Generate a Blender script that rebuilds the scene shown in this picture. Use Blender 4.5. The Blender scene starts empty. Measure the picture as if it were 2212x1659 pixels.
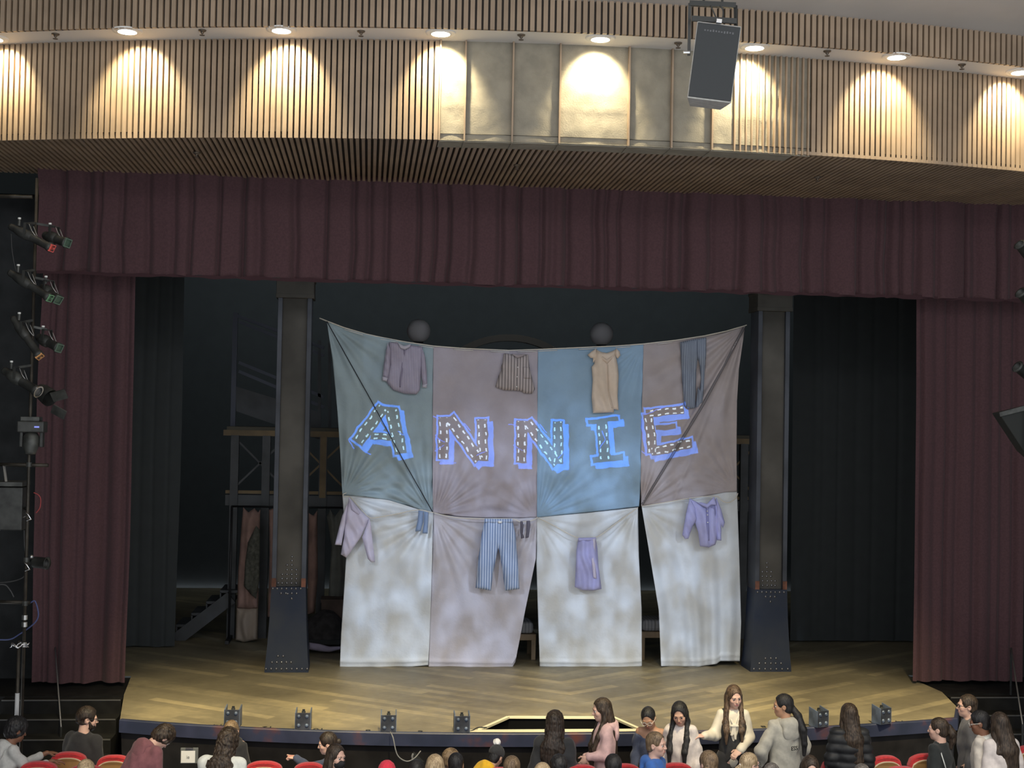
import bpy, bmesh, math, random
import numpy as np
from mathutils import Vector, Matrix
from mathutils.geometry import delaunay_2d_cdt
random.seed(7); RNG = np.random.RandomState(11)
SC = bpy.context.scene; COL = SC.collection
PI = math.pi
def R(d): return math.radians(d)
# ------------------------------------------------------------------ camera
IW, IH, FPX = 2212, 1659, 2950.0
CAMC = np.array([-2.329, -19.6, 3.5])
def _cam(yaw, pitch, roll):
    y, p, r = map(math.radians, (yaw, pitch, roll))
    fw = np.array([math.sin(y)*math.cos(p), math.cos(y)*math.cos(p), math.sin(p)])
    rt = np.array([math.cos(y), -math.sin(y), 0.]); up = np.cross(rt, fw)
    return math.cos(r)*rt+math.sin(r)*up, -math.sin(r)*rt+math.cos(r)*up, fw
CR, CU, CF = _cam(6.0, 1.624, 1.05)
def ray(x, y): return CF+CR*(x-IW/2)/FPX-CU*(y-IH/2)/FPX
def onY(x, y, Y):
    r = ray(x, y); return CAMC+r*((Y-CAMC[1])/r[1])
def onZ(x, y, Z=0.0):
    r = ray(x, y); return CAMC+r*((Z-CAMC[2])/r[2])
def atD(x, y, D): return CAMC+ray(x, y)*D
cd = bpy.data.cameras.new('camera'); cam = bpy.data.objects.new('camera', cd); COL.objects.link(cam)
cd.sensor_width = 36; cd.lens = 36*FPX/IW; cd.clip_end = 200
cam.matrix_world = Matrix(((CR[0], CU[0], -CF[0], CAMC[0]), (CR[1], CU[1], -CF[1], CAMC[1]), (CR[2], CU[2], -CF[2], CAMC[2]), (0, 0, 0, 1)))
SC.camera = cam
SC.view_settings.view_transform = 'Standard'; SC.view_settings.look = 'None'
SC.view_settings.exposure = 0; SC.view_settings.gamma = 1; SC.view_settings.use_curve_mapping = False
# ------------------------------------------------------------------ materials
def srgb(r, g, b):
    f = lambda c: (c/255/12.92) if c/255 <= .04045 else ((c/255+.055)/1.055)**2.4
    return (f(r), f(g), f(b))
MATS = {}
def mat(name, col, rough=.6, metal=0., noise=None, bump=None, emit=None, spec=None, coat=0, sheen=0, stripes=None, col2=None, trans=0):
    """noise=(scale, amount) varies the value; col2+noise blends to col2; stripes=(axis, period_m, duty, colour) in object space"""
    if name in MATS: return MATS[name]
    m = bpy.data.materials.new(name); m.use_nodes = True; nt = m.node_tree; N, L = nt.nodes, nt.links
    b = N['Principled BSDF']; c = (*col, 1)
    b.inputs['Base Color'].default_value = c; b.inputs['Roughness'].default_value = rough; b.inputs['Metallic'].default_value = metal
    if spec is not None: b.inputs['Specular IOR Level'].default_value = spec
    if coat: b.inputs['Coat Weight'].default_value = coat
    if sheen: b.inputs['Sheen Weight'].default_value = sheen
    if emit: b.inputs['Emission Color'].default_value = (*emit[0], 1); b.inputs['Emission Strength'].default_value = emit[1]
    tc = N.new('ShaderNodeTexCoord'); src = None
    if noise:
        n = N.new('ShaderNodeTexNoise'); n.inputs['Scale'].default_value = noise[0]; n.inputs['Detail'].default_value = 4
        L.new(tc.outputs['Object'], n.inputs['Vector'])
        mx = N.new('ShaderNodeMix'); mx.data_type = 'RGBA'
        a = noise[1]
        if col2: mx.inputs['A'].default_value = c; mx.inputs['B'].default_value = (*col2, 1)
        else:
            mx.inputs['A'].default_value = (*[v*(1-a) for v in col], 1); mx.inputs['B'].default_value = (*[min(1, v*(1+a)) for v in col], 1)
        rp = N.new('ShaderNodeMapRange'); rp.inputs['From Min'].default_value = .35; rp.inputs['From Max'].default_value = .65
        L.new(n.outputs['Fac'], rp.inputs['Value']); L.new(rp.outputs['Result'], mx.inputs['Factor'])
        src = mx.outputs['Result']; L.new(src, b.inputs['Base Color'])
    if stripes:
        ax, per, duty, sc = stripes
        sp = N.new('ShaderNodeSeparateXYZ'); L.new(tc.outputs['Object'], sp.inputs[0])
        dv = N.new('ShaderNodeMath'); dv.operation = 'DIVIDE'; dv.inputs[1].default_value = per; L.new(sp.outputs[ax], dv.inputs[0])
        fr = N.new('ShaderNodeMath'); fr.operation = 'FRACT'; L.new(dv.outputs[0], fr.inputs[0])
        ls = N.new('ShaderNodeMath'); ls.operation = 'LESS_THAN'; ls.inputs[1].default_value = duty; L.new(fr.outputs[0], ls.inputs[0])
        m2 = N.new('ShaderNodeMix'); m2.data_type = 'RGBA'; m2.inputs['A'].default_value = c; m2.inputs['B'].default_value = (*sc, 1)
        if src: L.new(src, m2.inputs['A'])
        L.new(ls.outputs[0], m2.inputs['Factor']); L.new(m2.outputs['Result'], b.inputs['Base Color'])
    if bump:
        n = N.new('ShaderNodeTexNoise'); n.inputs['Scale'].default_value = bump[0]; n.inputs['Detail'].default_value = 5
        L.new(tc.outputs['Object'], n.inputs['Vector'])
        bp = N.new('ShaderNodeBump'); bp.inputs['Strength'].default_value = bump[1]; bp.inputs['Distance'].default_value = .02
        L.new(n.outputs['Fac'], bp.inputs['Height']); L.new(bp.outputs[0], b.inputs['Normal'])
    MATS[name] = m; return m
# ------------------------------------------------------------------ objects
LOCAL = [False]
def link(name, me, m=None, parent=None, smooth=False):
    if m:
        for k in (m if isinstance(m, (list, tuple)) else [m]): me.materials.append(k)
    if smooth: me.polygons.foreach_set('use_smooth', [True]*len(me.polygons))
    o = bpy.data.objects.new(name, me); COL.objects.link(o)
    if parent:
        o.parent = parent; o.matrix_parent_inverse = Matrix.Identity(4)
        if not LOCAL[0]: o.matrix_parent_inverse = full(parent).inverted()
    return o
def full(o):
    m = o.matrix_basis.copy()
    return (full(o.parent) @ o.matrix_parent_inverse @ m) if o.parent else m
def tag(o, label=None, cat=None, group=None, kind=None):
    if label: o['label'] = label
    if cat: o['category'] = cat
    if group: o['group'] = group
    if kind: o['kind'] = kind
    return o
def empty(name, loc, label=None, cat=None, group=None, rz=0, kind=None):
    o = bpy.data.objects.new(name, None); COL.objects.link(o); o.empty_display_size = .1
    o.location = Vector(loc); o.rotation_euler = (0, 0, rz)
    return tag(o, label, cat, group, kind)
def dup(o, parent=None):
    c = o.copy(); COL.objects.link(c)
    if parent: c.parent = parent
    for ch in list(o.children): dup(ch, c)
    return c
def text_mesh(name, txt, size, ext, m, cx=True):
    cu = bpy.data.curves.new(name, 'FONT'); cu.body = txt; cu.size = size; cu.extrude = ext
    if cx: cu.align_x = 'CENTER'; cu.align_y = 'CENTER'
    t = bpy.data.objects.new(name+'_curve', cu); COL.objects.link(t); me = bpy.data.meshes.new_from_object(t.evaluated_get(bpy.context.evaluated_depsgraph_get())); bpy.data.objects.remove(t); me.name = name
    me.materials.clear(); me.materials.append(m); o = bpy.data.objects.new(name, me); COL.objects.link(o); return o
class MB:
    """collects simple solids in world (or local) coordinates, then links them as ONE mesh object"""
    def __init__(s): s.v = []; s.f = []; s.mi = []; s.cur = 0
    def add(s, vs, fs):
        n = len(s.v); s.v += [tuple(map(float, p)) for p in vs]; s.f += [tuple(i+n for i in q) for q in fs]; s.mi += [s.cur]*len(fs); return s
    def box(s, c, d, M=None, taper=None):
        x, y, z = [k/2 for k in d]; t = taper or (1, 1)
        vs = [Vector((sx*x*(t[0] if sz > 0 else 1), sy*y*(t[1] if sz > 0 else 1), sz*z)) for sz in (-1, 1) for sy in (-1, 1) for sx in (-1, 1)]
        if M is not None: vs = [M @ v for v in vs]
        vs = [v+Vector(c) for v in vs]
        return s.add(vs, [(0, 2, 3, 1), (4, 5, 7, 6), (0, 1, 5, 4), (2, 6, 7, 3), (0, 4, 6, 2), (1, 3, 7, 5)])
    def bar(s, a, b, w, h=None, up=(0, 0, 1)):
        a, b = Vector(a), Vector(b); d = (b-a); L = d.length; d.normalize(); h = h or w
        sd = d.cross(Vector(up)); sd = sd.normalized() if sd.length > 1e-4 else Vector((1, 0, 0)); u = sd.cross(d)
        M = Matrix((sd, d, u)).transposed()
        return s.box((a+b)/2, (w, L, h), M)
    def tube(s, pts, r, n=8, cap=True, closed=False):
        pts = [Vector(p) for p in pts]; k = len(pts); rs = r if isinstance(r, (list, tuple)) else [r]*k
        vs = []; prev = None
        for i, p in enumerate(pts):
            if closed: t = pts[(i+1) % k]-pts[i-1]
            else: t = pts[min(i+1, k-1)]-pts[max(i-1, 0)]
            t.normalize()
            if prev is None:
                a = Vector((0, 0, 1)) if abs(t.z) < .9 else Vector((1, 0, 0)); u = t.cross(a).normalized()
            else: u = (prev-t*prev.dot(t)); u = u.normalized() if u.length > 1e-6 else t.orthogonal().normalized()
            prev = u; w = t.cross(u)
            for j in range(n):
                an = 2*PI*j/n; vs.append(p+(u*math.cos(an)+w*math.sin(an))*rs[i])
        fs = [(i*n+j, i*n+(j+1) % n, ((i+1) % k)*n+(j+1) % n, ((i+1) % k)*n+j) for i in range(k if closed else k-1) for j in range(n)]
        if cap and not closed: fs += [tuple(range(n-1, -1, -1)), tuple((k-1)*n+j for j in range(n))]
        return s.add(vs, fs)
    def cyl(s, a, b, r, n=16, r2=None): return s.tube([a, b], [r, r if r2 is None else r2], n)
    def lathe(s, prof, o=(0, 0, 0), axis=(0, 0, 1), n=24):
        ax = Vector(axis).normalized(); u = ax.orthogonal().normalized(); w = ax.cross(u); o = Vector(o); vs = []
        for r, h in prof:
            for j in range(n):
                a = 2*PI*j/n; vs.append(o+ax*h+(u*math.cos(a)+w*math.sin(a))*max(r, 1e-4))
        fs = [(i*n+j, i*n+(j+1) % n, (i+1)*n+(j+1) % n, (i+1)*n+j) for i in range(len(prof)-1) for j in range(n)]
        return s.add(vs, fs)
    def sphere(s, c, r, n=12, sc=(1, 1, 1), M=None):
        vs = []; fs = []; m = n//2
        for i in range(m+1):
            t = PI*i/m
            for j in range(n):
                p = 2*PI*j/n; v = Vector((math.sin(t)*math.cos(p)*r*sc[0], math.sin(t)*math.sin(p)*r*sc[1], math.cos(t)*r*sc[2]))
                if M is not None: v = M @ v
                vs.append(v+Vector(c))
        for i in range(m):
            for j in range(n): fs.append((i*n+j, (i+1)*n+j, (i+1)*n+(j+1) % n, i*n+(j+1) % n))
        return s.add(vs, fs)
    def prism(s, poly, z0, z1):
        n = len(poly); vs = [(x, y, z0) for x, y in poly]+[(x, y, z1) for x, y in poly]
        return s.add(vs, [tuple(range(n-1, -1, -1)), tuple(range(n, 2*n))]+[(i, (i+1) % n, n+(i+1) % n, n+i) for i in range(n)])
    def grid(s, rows, flip=False):
        """rows: list of equal-length lists of points"""
        h, w = len(rows), len(rows[0]); vs = [p for r in rows for p in r]
        fs = [(i*w+j, i*w+j+1, (i+1)*w+j+1, (i+1)*w+j) for i in range(h-1) for j in range(w-1)]
        if flip: fs = [q[::-1] for q in fs]
        return s.add(vs, fs)
    def mesh(s, name):
        me = bpy.data.meshes.new(name); me.from_pydata(s.v, [], s.f)
        if any(s.mi): me.polygons.foreach_set('material_index', s.mi)
        me.validate(); me.update(); return me
    def build(s, name, m=None, parent=None, smooth=False, solid=None, bevel=None, sub=0, fixn=False):
        me = s.mesh(name)
        if fixn:
            bm = bmesh.new(); bm.from_mesh(me); bmesh.ops.recalc_face_normals(bm, faces=bm.faces); bm.to_mesh(me); bm.free()
        o = link(name, me, m, parent, smooth)
        if solid: k = o.modifiers.new('solid', 'SOLIDIFY'); k.thickness = solid; k.offset = 0
        if bevel: k = o.modifiers.new('bevel', 'BEVEL'); k.width = bevel; k.segments = 2; k.limit_method = 'ANGLE'
        if sub: k = o.modifiers.new('sub', 'SUBSURF'); k.levels = sub; k.render_levels = sub
        return o
def lerp(a, b, t): return a+(b-a)*t
def poly_at(pl, t):
    """point at fraction t (0..1) along polyline pl"""
    pl = np.asarray(pl, float); d = np.r_[0, np.cumsum(np.linalg.norm(np.diff(pl, axis=0), axis=1))]
    t = np.clip(t, 0, 1)*d[-1]; return np.array([np.interp(t, d, pl[:, k]) for k in range(pl.shape[1])]).T
def smooth_poly(pl, n=24):
    """Catmull-Rom through control points"""
    P = [np.array(p, float) for p in pl]; P = [2*P[0]-P[1]]+P+[2*P[-1]-P[-2]]; out = []
    seg = len(P)-3; per = max(2, n//seg)
    for i in range(seg):
        p0, p1, p2, p3 = P[i:i+4]
        for k in range(per):
            t = k/per; out.append(.5*(2*p1+(p2-p0)*t+(2*p0-5*p1+4*p2-p3)*t*t+(3*p1-p0-3*p2+p3)*t**3))
    out.append(P[-2]); return out
def vnoise(x, y, seed=0):
    """smooth value noise, arrays in -> -1..1"""
    x = np.asarray(x, float); y = np.asarray(y, float); xi = np.floor(x).astype(int); yi = np.floor(y).astype(int); fx = x-xi; fy = y-yi
    fx = fx*fx*(3-2*fx); fy = fy*fy*(3-2*fy)
    def h(i, j):
        n = (i*374761393+j*668265263+seed*974711) & 0x7fffffff; n = ((n ^ (n >> 13))*1274126177) & 0x7fffffff; return ((n ^ (n >> 16)) & 0xffff)/32767.5-1
    return (h(xi, yi)*(1-fx)+h(xi+1, yi)*fx)*(1-fy)+(h(xi, yi+1)*(1-fx)+h(xi+1, yi+1)*fx)*fy
# ================================================================== palette
BLK = mat('black_paint', (.022, .024, .025), .75, noise=(3, .3), spec=.22)
BLKCLOTH = mat('black_masking_cloth', (.040, .046, .048), .95, noise=(5, .05))
SLAT = mat('pale_oak_slat', (.31, .225, .15), .5, noise=(2.2, .14))
SLATBACK = mat('slat_backing', (.05, .042, .036), .8)
PLASTER = mat('ceiling_plaster', (.50, .46, .42), .9, noise=(1.2, .05))
LEDGE = mat('ledge_paint', (.74, .71, .66), .7)
SCRIM = mat('acoustic_canvas', (.255, .23, .178), .85, noise=(6, .12), bump=(60, .25))
RED = mat('burgundy_velour', (.078, .036, .041), .9, noise=(40, .12), sheen=.1)
DKMETAL = mat('dark_metal', (.03, .03, .032), .45, .6)
STEEL = mat('galvanised_steel', (.45, .45, .44), .4, .8)
CHROME = mat('bright_metal', (.7, .7, .7), .25, 1.)
# ================================================================== bulkhead (curved slatted fascia and soffit)
XS0, ZB = .343, 6.6
def yF(x): return -4.80+(x-XS0)**2/43.
def on_arc(px, py, off=0):
    """pixel -> point on the vertical fascia sheet"""
    t0, t1 = 5., 30.
    r = ray(px, py)
    for _ in range(60):
        t = (t0+t1)/2; p = CAMC+r*t
        if p[1] < yF(p[0])+off: t0 = t
        else: t1 = t
    return CAMC+r*t
ZL = float(on_arc(950, 88)[2])                 # underside of the lighting ledge
LDEPTH = float(yF(onZ(952, 61, ZL)[0])-onZ(952, 61, ZL)[1])
ZT = ZL+.34
def arcpt(x, off, z):
    dx = 2*(x-XS0)/43.; n = Vector((dx, -1, 0)).normalized()   # towards the audience
    return Vector((x, yF(x), 0))+n*off+Vector((0, 0, z))
XL, XR = -8.75, 8.75
PX2X = lambda px: float(onZ(px, 306, ZB)[0])
XA, XB1, XB2 = PX2X(946), PX2X(1600), PX2X(1792)
nseg = 120; xs = np.linspace(XL, XR, nseg)
b = MB(); b.grid([[arcpt(x, -.05, z) for x in xs] for z in (ZB, ZL)]); wall_bulkhead = tag(b.build('wall_bulkhead', SLATBACK, smooth=True), kind='structure')
def slats(x0, x1, step, w, d, off, z0, z1, mb):
    n = int(round((x1-x0)/step))
    for i in range(n):
        x = x0+(i+.5)*(x1-x0)/n; p = arcpt(x, off, 0); q = arcpt(x+.01, off, 0); tdir = (q-p).normalized(); nrm = Vector((tdir.y, -tdir.x, 0))
        M = Matrix((tdir, nrm, Vector((0, 0, 1)))).transposed()
        mb.box(p+Vector((0, 0, (z0+z1)/2)), (w, d, z1-z0), M)
b = MB(); slats(XL, XA, .066, .046, .045, 0, ZB-.02, ZL, b); slats(XB2, XR, .066, .046, .045, 0, ZB-.02, ZL, b)
b.build('slat', SLAT, wall_bulkhead)
b = MB(); slats(XB1, XB2, .0655, .016, .05, .01, ZB-.03, ZL, b)
for px in (947, 1001, 1104, 1207, 1361, 1459, 1553): 
    x = PX2X(px); slats(x-.01, x+.01, .02, .018, .07, .02, ZB-.03, ZL, b)
b.build('rib', SLAT, wall_bulkhead)
# canvas panels between the ribs, each slightly baggy
edges = [PX2X(p) for p in (947, 1001, 1104, 1207, 1361, 1459, 1553, 1600, 1792)]
b = MB()
for k in range(len(edges)-1):
    x0, x1 = edges[k], edges[k+1]; rows = []
    for iz in range(29):
        z = lerp(ZB-.035, ZL, iz/28); r = []
        for ix in range(25):
            u = ix/24; x = lerp(x0, x1, u); bag = math.sin(PI*u)**.6*.018*(1 if k < 7 else .3)
            wr = .010*float(vnoise(x*5+k, z*7, k))*math.sin(PI*u)*(1.6-iz/28)+.006*float(vnoise(x*14, z*16, k+5))*math.sin(PI*u)
            seam = .006*sum(math.exp(-((iz/28-s)*40)**2) for s in (.36, .62))
            r.append(arcpt(x, -.005+bag*.5+wr+seam, z))
        rows.append(r)
    b.grid(rows)
b.build('canvas_panel', SCRIM, wall_bulkhead, smooth=True)
# soffit: slats running from the fascia back to the valance
YV = -1.95
ceil_soffit = MB(); ceil_soffit.grid([[(x, yF(x)-.02, ZB+.05) for x in xs], [(x, YV+.4, ZB+.05) for x in xs]])
ceil_soffit = tag(ceil_soffit.build('ceiling_soffit', SLATBACK), kind='structure')
b = MB(); n = int((XR-XL)/.066)
for i in range(n):
    x = XL+(i+.5)*(XR-XL)/n; y0 = yF(x)+(.33 if XA < x < PX2X(1752) else -.02); b.box((x, (y0+YV+.35)/2, ZB), (.036, YV+.35-y0, .035))
b.build('soffit_slat', SLAT, ceil_soffit)
b = MB(); xe = PX2X(1752); xx = np.linspace(XA, xe, 60)
b.grid([[(x, yF(x)-.03, ZB-.022) for x in xx], [(x, yF(x)+.36, ZB-.022) for x in xx]])
for px in (1001, 1104, 1207, 1361, 1459, 1553):
    x = PX2X(px); b.bar((x, yF(x)-.03, ZB-.03), (x, yF(x)+.36, ZB-.03), .012)
b.build('soffit_canvas', SCRIM, ceil_soffit, solid=.008)
# lighting ledge, upper slatted fascia, plaster ceiling
b = MB(); b.grid([[arcpt(x, -.05, ZL) for x in xs], [arcpt(x, LDEPTH, ZL) for x in xs]]); b.grid([[arcpt(x, LDEPTH, ZL) for x in xs], [arcpt(x, LDEPTH, ZT) for x in xs]])
trim_ledge = tag(b.build('ceiling_ledge', LEDGE, smooth=False), kind='structure')
b = MB(); b.grid([[arcpt(x, LDEPTH+.005, ZL-.012) for x in xs], [arcpt(x, LDEPTH+.005, ZT) for x in xs]])
b.build('fascia_backing', SLATBACK, trim_ledge)
b = MB(); slats(XL, XR, .069, .047, .045, LDEPTH+.025, ZL-.012, ZT, b); b.build('fascia_slat', SLAT, trim_ledge)
b = MB(); prof = [(LDEPTH, ZT-.005), (LDEPTH+.6, ZT+.06), (LDEPTH+2, ZT+.34), (LDEPTH+4.5, ZT+1.0), (LDEPTH+9, ZT+1.6), (LDEPTH+16, ZT+1.9)]
b.grid([[Vector((x*(1+.02*k), 0, 0))+Vector((0, yF(x)-o, z)) for x in np.linspace(XL-3, XR+3, 80)] for k, (o, z) in enumerate(prof)])
tag(b.build('ceiling', PLASTER, smooth=True), kind='structure')
# ------------------------------------------------------------------ recessed downlights
LAMP = mat('lamp_lens', (1, 1, 1), .5, emit=((1., .86, .62), 30.))
RINGW = mat('white_trim_ring', (.8, .78, .74), .5)
DL = [(-14, 82), (275, 65.5), (608, 63.5), (952, 70), (1297, 82), (1630, 100.5), (1937, 121), (2204, 154)]
DLN = ['at the left edge of the photo, half cut off', 'second from the left end', 'third from the left end', 'above the last slats left of the canvas panels', 'above the widest canvas panel, left of the loudspeaker',
       'just right of the hanging loudspeaker', 'second from the right end', 'at the right edge of the photo']
DLP = []
for i, (px, py) in enumerate(DL):
    p = Vector(onZ(px, py, ZL)); DLP.append(p)
    e = empty('recessed_downlight', p, 'lit downlight in the curved ledge, '+DLN[i], 'ceiling light', 'downlights in the lighting ledge')
    b = MB(); b.lathe([(.10, -.022), (.118, -.010), (.130, -.004), (.158, -.016), (.164, -.002), (.164, .0)], p, n=32); b.build('trim_ring', RINGW, e, smooth=True)
    b = MB(); b.lathe([(.0001, -.03), (.06, -.028), (.10, -.022)], p, n=24); b.build('lamp', LAMP, e, smooth=True)
    ld = bpy.data.lights.new('downlight', 'SPOT'); ld.energy = 215; ld.color = (1., .86, .56); ld.spot_size = R(90); ld.spot_blend = .5; ld.shadow_soft_size = .05
    lo = bpy.data.objects.new('downlight_beam', ld); COL.objects.link(lo); lo.location = p+Vector((0, .0, -.045)); lo.rotation_euler = (R(43), 0, math.atan(2*(p.x-XS0)/43))
SPR = mat('sprinkler_bronze', (.16, .13, .10), .4, .7)
SP = [(120, 76), (437, 68), (780, 70), (1126, 78), (1465, 95.5), (1787, 113), (2078, 142)]
SPN = ['leftmost, left of the second downlight', 'between the second and third downlights', 'between the third and fourth downlights', 'above the second canvas panel',
       'just left of the hanging loudspeaker', 'right of the loudspeaker, above the last thin ribs', 'rightmost, before the right edge downlight']
def sprinkler(p, label):
    e = empty('fire_sprinkler', p, label, 'sprinkler', 'ceiling sprinklers')
    b = MB(); b.lathe([(.0, .0), (.045, 0), (.04, -.012), (.02, -.02), (.016, -.035)], p, n=16); b.build('escutcheon', SPR, e, smooth=True)
    b = MB(); b.lathe([(.008, -.03), (.008, -.052), (.028, -.054), (.028, -.058), (.0, -.06)], p, n=16); b.build('deflector', SPR, e)
for (px, py), nm in zip(SP, SPN): sprinkler(Vector(onZ(px, py-3, ZL)), 'bronze sprinkler head under the ledge, '+nm)
for (px, py), nm in zip([(425, 329), (1117, 356), (1766, 382)], ['under the left part', 'under the middle', 'under the dim right part']):
    sprinkler(Vector(onZ(px, py, ZB-.018)), 'small sprinkler head on the slatted soffit, '+nm)
# ================================================================== stage house
tag(MB().box((0, 9.2, 4), (26, .2, 12)).build('wall_back', BLKCLOTH), kind='structure')
for nm, sx in (('left', -1), ('right', 1)):
    tag(MB().box((sx*10.2, 3.6, 4), (.2, 11, 12)).build('wall_'+nm, BLKCLOTH), kind='structure')
    # proscenium return beside the house curtain
    tag(MB().box((sx*9.4, -.62, 3.2), (5.6, .25, 9.2)).build('wall_proscenium_'+nm, BLK), kind='structure')
    tag(MB().box((sx*8.9, -6.2, 3.2), (.25, 11, 9.2)).build('wall_house_'+nm, BLK), kind='structure')
tag(MB().box((0, 4.2, 9.6), (26, 11, .2)).build('ceiling_stage', BLK), kind='structure')
# proscenium head above the valance (dark)
tag(MB().box((0, -.95, 7.9), (20, .2, 3)).build('wall_proscenium_head', mat('head_wall_black', (.010, .012, .012), .9, spec=.08)), kind='structure')
# house floor, gently raked away from the stage
def zfloor(y): return -1.12+.1*max(0, -4.9-y)
b = MB(); b.grid([[(x, -4.4, -1.12) for x in (-13, 13)], [(x, -4.9, -1.12) for x in (-13, 13)], [(x, -13., zfloor(-13.)) for x in (-13, 13)]])
tag(b.build('floor_house', mat('dark_carpet', (.04, .03, .03), .95, noise=(30, .3)), fixn=True), kind='structure')
# ------------------------------------------------------------------ stage floor with the prompter hole
front = [(260, 1554), (330, 1561.5), (400, 1567.5), (480, 1571.5), (600, 1575), (700, 1578.5), (800, 1581.5), (910, 1584.3), (1000, 1586), (1140, 1587), (1280, 1586.3), (1400, 1583.8), (1520, 1580), (1640, 1575.6), (1720, 1573), (1800, 1570), (1880, 1566.3), (1960, 1561.8), (2010, 1558), (2065, 1551)]
FR = [tuple(onZ(x, y)[:2]) for x, y in front]
# smooth the front edge as a circular-ish arc through the samples
fx = np.array([p[0] for p in FR]); fy = np.array([p[1] for p in FR]); cf = np.polyfit(fx, fy, 4)
xf = np.linspace(fx[0], fx[-1], 64); FRS = [(x, float(np.polyval(cf, x))) for x in xf]
def yedge(x): return float(np.polyval(cf, x))
outer = [(-9.9, 9), (-9.9, -.7), (-5.42, -.7), (-5.36, -1.3), (-5.30, -1.93)]+FRS+[(5.16, -2.95), (5.40, -1.9), (5.38, -1.3), (5.42, -.7), (9.9, -.7), (9.9, 9)]
hole = [tuple(onZ(x, y)[:2]) for x, y in [(1098, 1551.5), (1325, 1552.5), (1380, 1577), (1036, 1579)]]
ZH = [Vector((x, y)) for x, y in outer+hole]; no = len(outer)
ed = [(i, (i+1) % no) for i in range(no)]+[(no+i, no+(i+1) % 4) for i in range(4)]
r = delaunay_2d_cdt(ZH, ed, [], 1, 1e-5)
# keep faces outside the hole
def inpoly(x, y, pl):
    c = False; n = len(pl)
    for i in range(n):
        x1, y1 = pl[i][:2]; x2, y2 = pl[(i+1) % n][:2]
        if (y1 > y) != (y2 > y) and x < (x2-x1)*(y-y1)/(y2-y1)+x1: c = not c
    return c
fs = []
for f in r[2]:
    cx = sum(r[0][i].x for i in f)/len(f); cy = sum(r[0][i].y for i in f)/len(f)
    if inpoly(cx, cy, outer) and not inpoly(cx, cy, hole): fs.append(tuple(f))
me = bpy.data.meshes.new('floor_stage'); me.from_pydata([(v.x, v.y, 0) for v in r[0]], [], fs); me.update()
def floor_mat():
    m = bpy.data.materials.new('stage_boards'); m.use_nodes = True; N, L = m.node_tree.nodes, m.node_tree.links; P = N['Principled BSDF']
    tc = N.new('ShaderNodeTexCoord'); sp = N.new('ShaderNodeSeparateXYZ'); L.new(tc.outputs['Object'], sp.inputs[0])
    def M(op, a, b=None, c=None):
        n = N.new('ShaderNodeMath'); n.operation = op
        for i, v in enumerate((a, b, c)):
            if v is None: continue
            if isinstance(v, (int, float)): n.inputs[i].default_value = v
            else: L.new(v, n.inputs[i])
        return n.outputs[0]
    ax = M('ABSOLUTE', M('SUBTRACT', sp.outputs[0], .35))
    ca, sa = math.cos(R(36)), math.sin(R(36))
    u = M('ADD', M('MULTIPLY', ax, -ca), M('MULTIPLY', sp.outputs[1], -sa)); v = M('ADD', M('MULTIPLY', ax, -sa), M('MULTIPLY', sp.outputs[1], ca))
    bi = M('FLOOR', M('DIVIDE', v, .15)); seg = M('FLOOR', M('ADD', M('DIVIDE', u, 1.9), M('MULTIPLY', bi, .377)))
    cv = N.new('ShaderNodeCombineXYZ'); L.new(bi, cv.inputs[0]); L.new(seg, cv.inputs[1])
    wn = N.new('ShaderNodeTexWhiteNoise'); wn.noise_dimensions = '2D'; L.new(cv.outputs[0], wn.inputs['Vector'])
    n1 = N.new('ShaderNodeTexNoise'); n1.inputs['Scale'].default_value = .9; n1.inputs['Detail'].default_value = 5; L.new(tc.outputs['Object'], n1.inputs['Vector'])
    n2 = N.new('ShaderNodeTexNoise'); n2.inputs['Scale'].default_value = 9; n2.inputs['Detail'].default_value = 6; L.new(tc.outputs['Object'], n2.inputs['Vector'])
    k = M('ADD', M('MULTIPLY', M('POWER', wn.outputs[0], 3), .4), M('MULTIPLY', M('SUBTRACT', n1.outputs['Fac'], .5), 1.5))
    k = M('ADD', k, M('MULTIPLY', M('SUBTRACT', n2.outputs['Fac'], .5), .5)); k = M('ADD', k, .3)
    rp = N.new('ShaderNodeValToRGB'); rp.color_ramp.elements[0].position = 0; rp.color_ramp.elements[0].color = (.135, .115, .075, 1)
    rp.color_ramp.elements[1].position = 1; rp.color_ramp.elements[1].color = (.40, .33, .19, 1)
    e = rp.color_ramp.elements.new(.45); e.color = (.21, .18, .115, 1); L.new(k, rp.inputs['Fac'])
    L.new(rp.outputs[0], P.inputs['Base Color']); P.inputs['Roughness'].default_value = .48; P.inputs['Specular IOR Level'].default_value = .35
    # thin joints
    j = M('LESS_THAN', M('FRACT', M('DIVIDE', v, .15)), .03)
    bp = N.new('ShaderNodeBump'); bp.inputs['Strength'].default_value = .15; bp.invert = True; L.new(j, bp.inputs['Height']); L.new(bp.outputs[0], P.inputs['Normal'])
    return m
floor_stage = tag(link('floor_stage', me, floor_mat()), kind='structure')
bm = bmesh.new(); bm.from_mesh(me); bmesh.ops.recalc_face_normals(bm, faces=bm.faces)
for f in bm.faces:
    if f.normal.z < 0: f.normal_flip()
bm.to_mesh(me); bm.free()
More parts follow.
